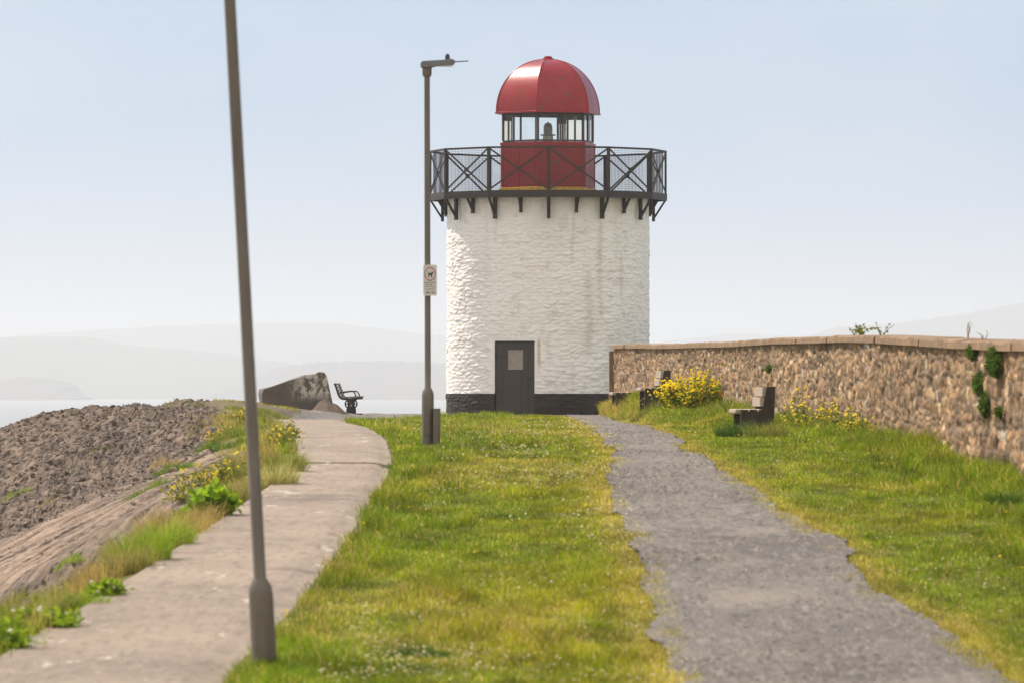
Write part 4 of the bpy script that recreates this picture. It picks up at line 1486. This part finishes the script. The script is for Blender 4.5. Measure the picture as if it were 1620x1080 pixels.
PD = scatter(7500, lambda y: lawn_l(y) + 0.5, lambda y: lawn_r(y), 35, 120, 801, lambda X, Y, r: fbm(X * 0.9, Y * 0.3, 3, 803) + r.normal(0, 0.09, len(X)) + 0.06 * sstep(-0.8, 0.3, X) > 0.60)
PD2 = scatter(1500, track_r, lambda y: wall_x(y) - 0.5, 35, 140, 805, lambda X, Y, r: fbm(X * 0.9, Y * 0.3, 3, 806) + r.normal(0, 0.09, len(X)) > 0.62)
PD = np.vstack([PD, PD2])
o = link("daisies", mesh_np("daisies", *florets(PD, 0.013 + 0.0002 * PD[:, 1], np.tile([0.56, 0.48, 0.28], (len(PD), 1)), 807)), M['leaf'])
tag(o, kind="stuff")
PB = np.vstack([scatter(160, lawn_l, lawn_r, 35, 120, 811, lambda X, Y, r: r.random(len(X)) < 0.8), scatter(220, lambda y: track_r(y) + 0.5, lambda y: wall_x(y) - 0.2, 40, 140, 812, lambda X, Y, r: r.random(len(X)) < 0.9)])
PB[:, 2] += 0.04
o = link("buttercups", mesh_np("buttercups", *florets(PB, 0.016 + 0.0002 * PB[:, 1], np.tile([0.62, 0.42, 0.02], (len(PB), 1)), 813)), M['leaf'])
tag(o, kind="stuff")

# loose stones on the track and the apron
r = np.random.default_rng(901)
n = 11000
u = r.random(n)
Y = 1 / (1 / 35.0 + u * (1 / 150.0 - 1 / 35.0))
X = track_l(Y) + 0.02 + (track_r(Y) - track_l(Y) - 0.04) * r.random(n)
k = fbm(X * 1.2, Y * 0.5, 3, 905) + r.normal(0, 0.1, n) > 0.45
X, Y = X[k], Y[k]
S = (0.004 + 0.010 * r.random(len(X)) ** 3) * (0.7 + 0.3 * Y / 45)
v0, f0 = ICO0
sh = [rock_shape(950 + q, ICO0) for q in range(6)]
pick = r.integers(0, 6, len(X))
V = np.array(sh)[pick] * S[:, None, None] + np.stack([X, Y, prof(Y) + 0.018 + 0.2 * S], -1)[:, None, :]
Fc = (f0[None] + (np.arange(len(X)) * len(v0))[:, None, None]).reshape(-1, 3)
tt = r.random(len(X))[:, None]
C = np.array([0.40, 0.345, 0.30]) * tt + np.array([0.2, 0.175, 0.16]) * (1 - tt)
o = link("loose_gravel", mesh_np("loose_gravel", V.reshape(-1, 3), Fc, np.repeat(C, len(v0), 0)), M['pebble'])
tag(o, kind="stuff")


def tussock(name, px, py, rad, h, pal_, n, label, cat, group=None, seed=0, lean=(0.2, 1.1), w=0.006):
    """one clump of long grass standing on the ground"""
    p = ground_at(px, py)
    if px < 470 and py > 735 and px + 0 * py < 400:
        p.x -= 0.75 * rad
        p.z = float(ground_h(p.x, p.y)[0])
    r = np.random.default_rng(seed)
    a, q = r.uniform(0, 6.28, n), np.sqrt(r.random(n)) * rad
    P = np.stack([np.cos(a) * q, np.sin(a) * q, np.zeros(n)], -1)
    P[:, 2] = ground_h(P[:, 0] + p.x, P[:, 1] + p.y) - p.z - 0.02
    H = 1.2 * h * r.uniform(0.5, 1.1, n) * (1 - 0.45 * (q / rad) ** 2)
    t_ = np.clip(r.random(n)[:, None] * 0.8 + 0.4 * (fbm(P[:, 0] * 6 + 3, P[:, 1] * 6 + 3, 2, seed)[:, None] - 0.3), 0, 1)
    C = 1.45 * (np.array(pal_[0]) * (1 - t_) + np.array(pal_[1]) * t_) * r.uniform(0.75, 1.25, n)[:, None]
    ww = w * (0.5 + 0.5 * p.y / 55) * r.uniform(0.7, 1.3, n)
    ang = a + r.normal(0, 0.7, n)
    o = link(name, mesh_np(name, *blades(P, H, ww, r.uniform(*lean, n), C, seed + 1, ang=ang)), M['leaf'], loc=p)
    return tag(o, label, cat, group)


def by_wall(px, off):
    d = np.arange(60, 149, 0.05)
    x = np.interp(d, wy, wxs) - off
    k = np.argmin(abs(x * F / d - (px - 810)))
    return Vector((x[k], d[k], float(ground_h(x[k], d[k])[0])))


def shrub(name, px, py, rx, h, pal_, n, label, cat, group=None, seed=0, leaf=0.09, flowers=None, loc=None, wall_side=False):
    """leafy plant: stems, pointed leaves through the volume, optional flower heads"""
    p = ground_at(px, py) if loc is None else loc
    if loc is None and py > 780:
        p.x -= 0.6 * rx
        p.z = float(ground_h(p.x, p.y)[0])
    r = np.random.default_rng(seed)
    t = empty(name, p, label, cat, group)
    ns = max(6, n // 40)
    sa, sr = r.uniform(0, 6.28, ns), np.sqrt(r.random(ns)) * rx
    sh_ = h * (1 - 0.4 * (sr / rx) ** 2) * r.uniform(0.7, 1.1, ns)
    parts_ = []
    P, D = [], []
    k = r.integers(0, ns, n)
    f = r.beta(1.25, 1.0, n)
    spread = r.normal(0, 0.035 + 0.03 * h, (n, 2))
    P = np.stack([np.cos(sa[k]) * sr[k] * (0.45 + 0.55 * f) + spread[:, 0], np.sin(sa[k]) * sr[k] * (0.45 + 0.55 * f) + spread[:, 1], f * sh_[k]], -1)
    if loc is None: P[:, 2] += ground_h(P[:, 0] + p.x, P[:, 1] + p.y) - p.z
    D = np.stack([r.normal(0, 1, n), r.normal(0, 1, n), r.normal(0.35, 0.6, n)], -1)
    D /= np.linalg.norm(D, axis=1)[:, None]
    tt_ = np.clip(r.random(n)[:, None], 0, 1)
    C = 1.5 * (np.array(pal_[0]) * (1 - tt_) + np.array(pal_[1]) * tt_) * r.uniform(0.7, 1.3, n)[:, None]
    L = leaf * r.uniform(0.6, 1.3, n)
    parts_.append(leaves(P, D, L, L * r.uniform(0.35, 0.6, n), C, seed + 1))
    link("foliage", mesh_np("foliage", *join(parts_)), M['leaf'], t)
    sm = MB()
    for i in range(ns):
        b0 = Vector((math.cos(sa[i]) * sr[i] * 0.45, math.sin(sa[i]) * sr[i] * 0.45, -0.03))
        b1 = Vector((math.cos(sa[i]) * sr[i], math.sin(sa[i]) * sr[i], sh_[i]))
        sm.tube([b0, b0.lerp(b1, 0.5) + Vector((0, 0, 0.03)), b1], [0.006, 0.005, 0.003], 5)
    st_ = sm.build("stems", M['stem'], t)
    if flowers:
        nf, fc_, fs, top = flowers
        k = r.integers(0, ns, nf)
        f = 1 - top * r.random(nf) ** 1.5
        sp = r.normal(0, 0.05 + 0.05 * h, (nf, 3))
        Pf = np.stack([np.cos(sa[k]) * sr[k] * (0.45 + 0.6 * f), np.sin(sa[k]) * sr[k] * (0.45 + 0.6 * f), f * sh_[k] * 1.12], -1) + sp * np.array([1, 1, 0.5])
        if loc is None: Pf[:, 2] += ground_h(Pf[:, 0] + p.x, Pf[:, 1] + p.y) - p.z
        Cf = np.array(fc_)[None] * r.uniform(0.75, 1.2, nf)[:, None]
        def bloom(Pq, Cq, sd):
            m_ = len(Pq)
            rq = np.random.default_rng(sd)
            v1 = florets(Pq, fs * rq.uniform(0.7, 1.3, m_), Cq, sd)
            Dv = rq.normal(0, 1, (m_, 3)); Dv /= np.linalg.norm(Dv, axis=1)[:, None]
            v2 = leaves(Pq - Dv * fs * 0.5, Dv, np.full(m_, fs), np.full(m_, fs * 0.8), Cq, sd + 1)
            return join([v1, v2])
        heads = []
        for q in range(4):
            heads.append(mesh_np("flower", *bloom(np.zeros((1, 3)), Cf[q:q + 1], seed + 5 + q)))
            heads[-1].materials.append(M['leaf'])
        for q in range(min(nf, 100)):
            o = bpy.data.objects.new("flower", heads[q % 4])
            col.objects.link(o)
            o.parent, o.location = t, Pf[q]
            o.rotation_euler = (0, 0, random.uniform(0, 6.28))
            o.scale = [random.uniform(0.75, 1.25)] * 3
        if nf > 100:
            tag(link("blossom", mesh_np("blossom", *bloom(Pf[100:], Cf[100:], seed + 9)), M['leaf'], t), kind="stuff")
    return t


M['stem'] = simple("plant stem", (0.10, 0.12, 0.03), 0.8)
GREEN = ((0.10, 0.165, 0.010), (0.24, 0.30, 0.018))
OLIVE = ((0.10, 0.12, 0.02), (0.20, 0.19, 0.035))
STRAW = ((0.26, 0.18, 0.075), (0.38, 0.30, 0.14))
MIXED = ((0.12, 0.14, 0.02), (0.28, 0.23, 0.075))
DARKG = ((0.03, 0.07, 0.01), (0.07, 0.11, 0.015))
YEL = (0.90, 0.68, 0.02)
WHT = (0.70, 0.68, 0.55)

# left bank, from near to far
shrub("leafy_weed", 25, 1035, 0.26, 0.19, GREEN, 620, "low bright green weed with white flowers at the nearest edge of the concrete path", "weed", "white flowered weeds at the path edge", 11, 0.075, (26, WHT, 0.035, 0.5))
shrub("leafy_weed", 100, 1000, 0.27, 0.18, GREEN, 620, "bright green weed with white flowers, second along the concrete path edge", "weed", "white flowered weeds at the path edge", 12, 0.075, (26, WHT, 0.035, 0.5))
shrub("leafy_weed", 178, 950, 0.22, 0.16, GREEN, 480, "small bright green weed with white flowers spilling onto the path, farthest of its kind", "weed", "white flowered weeds at the path edge", 13, 0.07, (16, WHT, 0.032, 0.5))
NEARG = "coarse grass tussocks on the bank"
for i, (px, py, rad, h, pal_, n, lab) in enumerate([
    (20, 985, 0.40, 0.28, OLIVE, 900, "olive green tussock of long grass in the near corner of the bank"),
    (110, 965, 0.34, 0.26, MIXED, 800, "dry olive tussock of long grass behind the white flowered weeds"),
    (55, 950, 0.34, 0.24, MIXED, 700, "yellowish tussock of long grass below the slab slope in the near corner"),
    (165, 962, 0.22, 0.16, GREEN, 500, "dark green low tussock beside the farthest white flowered weed"),
    (255, 893, 0.26, 0.38, GREEN, 900, "tall fresh green grass tussock overhanging the middle of the path edge"),
    (293, 868, 0.22, 0.36, ((0.13, 0.2, 0.02), (0.28, 0.32, 0.03)), 700, "bright yellow green grass tussock beside the tall fresh green one"),
    (225, 905, 0.17, 0.30, MIXED, 450, "brown tipped grass tussock at the path edge by the dark earth patch"),
    (215, 860, 0.22, 0.24, STRAW, 500, "straw coloured dry tussock lower on the bank behind the fresh green grass"),
    (270, 830, 0.26, 0.26, STRAW, 600, "straw coloured dry tussock between fresh green grass and the leafy bush"),
    (130, 890, 0.18, 0.14, GREEN, 300, "small green tuft at the foot of the slab slope"),
    (320, 815, 0.22, 0.24, MIXED, 500, "faded tussock just below the round leafy bush"),
    (392, 795, 0.18, 0.34, MIXED, 500, "tall mixed green and straw tussock behind the leaning lamp"),
    (388, 752, 0.24, 0.34, OLIVE, 600, "olive tussock above the round leafy bush"),
    (432, 772, 0.24, 0.36, ((0.22, 0.22, 0.05), (0.42, 0.36, 0.14)), 750, "pale feathery tussock bending over the path right of the leaning lamp"),
    (450, 752, 0.22, 0.36, OLIVE, 650, "dark olive tussock behind the pale feathery one at the path edge"),
    (462, 742, 0.18, 0.2, GREEN, 400, "low green tussock at the step in the concrete path"),
    (340, 712, 0.35, 0.22, ((0.07, 0.12, 0.015), (0.15, 0.19, 0.03)), 600, "green mound of grass along the top of the slab slope"),
    (300, 738, 0.35, 0.20, ((0.07, 0.12, 0.015), (0.15, 0.19, 0.03)), 550, "green strip of grass halfway down the slab slope's upper edge"),
    (258, 766, 0.30, 0.17, ((0.08, 0.13, 0.015), (0.17, 0.2, 0.03)), 450, "lowest green tuft along the upper edge of the slab slope"),
    (378, 690, 0.38, 0.26, ((0.08, 0.13, 0.015), (0.16, 0.2, 0.03)), 600, "green grass mound just left of the leaning lamp below the boulders"),
    (262, 735, 0.25, 0.2, STRAW, 300, "dry brown tuft between boulders and the green strip"),
    (360, 672, 0.30, 0.18, STRAW, 350, "dry tuft at the top of the boulder slope"),
    (428, 656, 0.5, 0.16, OLIVE, 500, "flat olive patch of grass below the broken concrete block"),
    (392, 652, 0.5, 0.15, OLIVE, 450, "flat olive patch of grass on the crest left of the concrete block"),
    (430, 676, 0.35, 0.15, MIXED, 400, "straw and green patch at the far end of the concrete path"),
    (405, 705, 0.3, 0.2, DARKG, 400, "dark green clump beside the far part of the path wall"),
    (50, 775, 0.35, 0.12, GREEN, 250, "bright green patch among the boulders at the photo's left side"),
    (160, 710, 0.3, 0.1, OLIVE, 180, "small olive tuft high among the boulders"),
    (95, 790, 0.25, 0.12, STRAW, 180, "dry tuft low among the boulders"),
    (240, 835, 0.3, 0.16, MIXED, 350, "mixed tuft on the bare slope between slabs and straw tussocks"),
    (1590, 806, 0.17, 0.24, DARKG, 700, "dark green grass tuft by itself in front of the nearest wall end"),
    (665, 1040, 0.20, 0.11, DARKG, 500, "dark green tuft in the lawn at the bottom of the picture"),
    (735, 705, 0.30, 0.12, DARKG, 450, "dark green tuft in the lawn right of the upright lamp"),
    (640, 742, 0.30, 0.12, DARKG, 450, "dark green tuft where the lawn meets the bend of the path"),
    (790, 820, 0.22, 0.09, DARKG, 350, "dark green tuft in the middle of the lawn"),
    (1165, 692, 0.28, 0.32, DARKG, 500, "dark green tussock in front of the nearest timber bench's seat"),
    (1212, 694, 0.30, 0.32, OLIVE, 500, "olive tussock against the near end of the nearest timber bench"),
    (1003, 651, 0.32, 0.30, GREEN, 500, "green tussock hiding the foot of the half hidden bench's seat"),
    (1026, 653, 0.32, 0.26, OLIVE, 500, "olive tussock between the half hidden bench and the yellow bush"),
    (1000, 660, 0.45, 0.2, OLIVE, 350, "olive tussock in front of the low backless bench"),
    (790, 660, 0.35, 0.22, GREEN, 350, "green tuft growing against the plinth left of the lighthouse door"),
    (425, 1066, 0.15, 0.12, GREEN, 600, "green tussock round the foot of the leaning lamp"),
    (465, 1074, 0.16, 0.13, GREEN, 500, "green tussock just right of the leaning lamp's foot"),
    (678, 698, 0.18, 0.12, GREEN, 300, "short grass tuft round the foot of the upright lamp"),
]):
    tussock("grass_tussock", px, py, rad, h, pal_, n, lab, "grass tuft", "grass tussocks", 2000 + 13 * i)
shrub("leafy_bush", 355, 822, 0.27, 0.36, ((0.09, 0.17, 0.008), (0.23, 0.32, 0.015)), 900, "round bright green leafy bush left of the leaning lamp beside the path", "bush", None, 31, 0.10)
WF = "yellow flowering weeds on the left bank"
for i, (px, py, rx, h, n, nf, lab) in enumerate([
    (330, 775, 0.30, 0.34, 150, 55, "yellow flowering weed on the slab edge below the green strip"),
    (298, 795, 0.20, 0.28, 90, 30, "lowest of the yellow flowering weeds on the left bank"),
    (365, 765, 0.22, 0.34, 110, 45, "yellow flowering weed just above the round leafy bush"),
    (330, 705, 0.32, 0.32, 160, 60, "orange yellow flowering weed at the edge of the boulders"),
    (385, 672, 0.34, 0.30, 120, 38, "yellow flowering weed high on the bank left of the leaning lamp"),
    (448, 706, 0.26, 0.28, 130, 35, "yellow flowering weed right of the leaning lamp below the path's far end"),
    (463, 700, 0.16, 0.30, 120, 10, "green upright weed with few yellow flowers at the far path edge"),
    (295, 772, 0.2, 0.2, 60, 22, "sparse yellow flowering weed among the slabs"),
]):
    shrub("yellow_weed", px, py, rx, h, OLIVE, n, lab, "wildflower", WF, 400 + 7 * i, 0.075, (int(nf * 0.95), (0.85, 0.68, 0.06) if i != 3 else (0.80, 0.56, 0.08), 0.038, 0.8))
# flowers along the wall
shrub("yellow_bush", 1098, 664, 0.85, 0.70, ((0.06, 0.12, 0.012), (0.14, 0.19, 0.02)), 1900, "large bush thick with yellow flowers between the two backed timber benches", "bush", None, 51, 0.09, (950, YEL, 0.06, 0.8), loc=by_wall(1098, 0.55))
shrub("yellow_weed", 1058, 655, 0.50, 0.36, ((0.06, 0.12, 0.012), (0.14, 0.19, 0.02)), 500, "low yellow flowering weed in front of the half hidden timber bench", "wildflower", "yellow flowering weeds along the wall", 52, 0.08, (110, YEL, 0.045, 0.8), loc=by_wall(1058, 0.75))
shrub("yellow_weed", 1125, 655, 0.45, 0.95, OLIVE, 180, "tall thin yellow flowering weed standing behind the large yellow bush at the wall", "wildflower", "yellow flowering weeds along the wall", 53, 0.07, (60, (0.5, 0.42, 0.04), 0.04, 0.5), loc=by_wall(1125, 0.25))
shrub("yellow_weed", 1285, 700, 0.48, 0.66, OLIVE, 380, "yellow flowering weed against the wall just past the nearest timber bench", "wildflower", "yellow flowering weeds along the wall", 54, 0.07, (130, (0.88, 0.70, 0.05), 0.045, 0.7), loc=by_wall(1285, 0.4))
shrub("yellow_weed", 1345, 705, 0.38, 0.46, OLIVE, 260, "thin yellow flowering weed against the middle of the wall, nearest of the wall weeds", "wildflower", "yellow flowering weeds along the wall", 55, 0.07, (60, (0.88, 0.70, 0.06), 0.045, 0.7), loc=by_wall(1345, 0.35))
shrub("yellow_weed", 1010, 652, 0.5, 0.25, OLIVE, 200, "small yellow flowering weed by the low dark backless bench", "wildflower", "yellow flowering weeds along the wall", 56, 0.08, (22, YEL, 0.045, 0.7), loc=by_wall(1010, 0.5))
shrub("leafy_weed", 1180, 668, 0.5, 0.2, GREEN, 400, "low green weed in the grass in front of the nearest timber bench", "weed", None, 57, 0.08, loc=by_wall(1180, 0.6))


def wall_hit(px, py, off=0.06):
    d = np.arange(60, 149, 0.05)
    x = np.interp(d, wy, wxs) - off
    k = np.argmin(abs(x * F / d - (px - 810)))
    return Vector((x[k], d[k], EYE + (HY - py) * d[k] / F))


def wall_plant(px, py, rx, rz, n, lab, seed):
    p = wall_hit(px, py)
    r = np.random.default_rng(seed)
    q = r.normal(size=(n, 3)); q /= np.linalg.norm(q, axis=1)[:, None]
    P = q * (r.random(n) ** 0.45)[:, None] * np.array([rx, rx * 2.4, rz])
    P[:, 0] = -np.abs(P[:, 0]) * 0.8 + 0.03
    C = (np.array(DARKG[0]) * 1.3 + (np.array([0.13, 0.19, 0.02]) - np.array(DARKG[0])) * r.random(n)[:, None]) * r.uniform(0.7, 1.2, n)[:, None]
    D = q * 0.6 + r.normal(0, 0.5, (n, 3)) + np.array([-0.4, 0, 0]); D /= np.linalg.norm(D, axis=1)[:, None]
    L = 0.05 * r.uniform(0.6, 1.3, n)
    o = link("wall_fern", mesh_np("wall_fern", *leaves(P, D, L, L * 0.5, C, seed)), M['leaf'], loc=p)
    tag(o, lab, "wall plant", "green plants growing out of the wall face")


wall_plant(1537, 557, 0.09, 0.09, 500, "small green plant in the wall face just under the coping, left of the biggest one", 61)
wall_plant(1575, 572, 0.15, 0.18, 1300, "biggest round green plant in the wall face under the coping", 62)
wall_plant(1549, 608, 0.11, 0.13, 700, "oval green plant in the middle of the wall face", 63)
wall_plant(1557, 640, 0.10, 0.14, 700, "lowest large green plant in the wall face", 64)
wall_plant(1580, 652, 0.07, 0.06, 250, "tiny green plant right of the lowest large one in the wall face", 65)
wall_plant(1216, 583, 0.09, 0.06, 220, "little green plant on the wall face above the nearest timber bench", 66)


def top_plant(px, py, h, n, nl, lab, seed, colr):
    p = wall_hit(px, py, off=-0.1)
    p.z = float(np.interp(p.y, wy, wzs)) + 0.0
    r = np.random.default_rng(seed)
    t = empty("coping_weed", p, lab, "weed", "weeds rooted on the wall's coping")
    sm = MB()
    P = []
    for i in range(n):
        b1 = Vector((r.normal(0, 0.10) + 0.04, r.normal(0, 0.3), h * r.uniform(0.5, 1.1)))
        md = b1 * 0.5 + Vector((r.normal(0, 0.02), 0, 0.02))
        sm.tube([(0, r.normal(0, 0.1), -0.02), md, b1], [0.006, 0.005, 0.003], 5)
        for k in range(nl):
            P.append(tuple((b1 * r.uniform(0.25, 1.05)) + Vector((r.normal(0, 0.02), r.normal(0, 0.02), 0))))
    sm.build("stems", M['stem'] if nl else M['drystem'], t)
    if P:
        P = np.array(P)
        D = r.normal(0, 1, P.shape); D /= np.linalg.norm(D, axis=1)[:, None]
        link("foliage", mesh_np("foliage", *leaves(P, D, np.full(len(P), 0.05), np.full(len(P), 0.03), np.tile(colr, (len(P), 1)) * r.uniform(0.6, 1.3, (len(P), 1)), seed)), M['leaf'], t)


M['drystem'] = simple("dry stem", (0.20, 0.13, 0.09), 0.9)
top_plant(1363, 528, 0.15, 8, 14, "small yellow green weed growing on the wall coping", 71, (0.22, 0.24, 0.03))
top_plant(1352, 530, 0.17, 4, 2, "thin sprig beside the yellow green weed on the coping", 72, (0.18, 0.14, 0.06))
top_plant(1395, 530, 0.20, 6, 2, "spindly dry weed right of the yellow green one on the coping", 73, (0.25, 0.18, 0.09))
top_plant(1530, 535, 0.22, 4, 0, "leaning dead stalks on the coping above the green wall plants", 74, (0.1, 0.1, 0.1))
top_plant(1556, 538, 0.11, 3, 0, "short dead stalk on the coping, rightmost of the coping weeds", 75, (0.1, 0.1, 0.1))

# ------------------------------------------------------------------ haze
hz = MB()
z0, z1 = SEA - 2.0, 235.0
hz.box((0, 8900, (z0 + z1) / 2), (27000, 18600, z1 - z0))
m = bpy.data.materials.new("sea haze")
m.use_nodes = True
nt = m.node_tree
nt.nodes.clear()
pv = N(nt, "ShaderNodeVolumePrincipled")
pv.inputs["Color"].default_value = (0.785, 0.80, 0.825, 1)
pv.inputs["Density"].default_value = 0.00017
pv.inputs["Anisotropy"].default_value = 0.35
om = N(nt, "ShaderNodeOutputMaterial")
nt.links.new(pv.outputs[0], om.inputs["Volume"])
tag(hz.build("haze", m), kind="stuff")
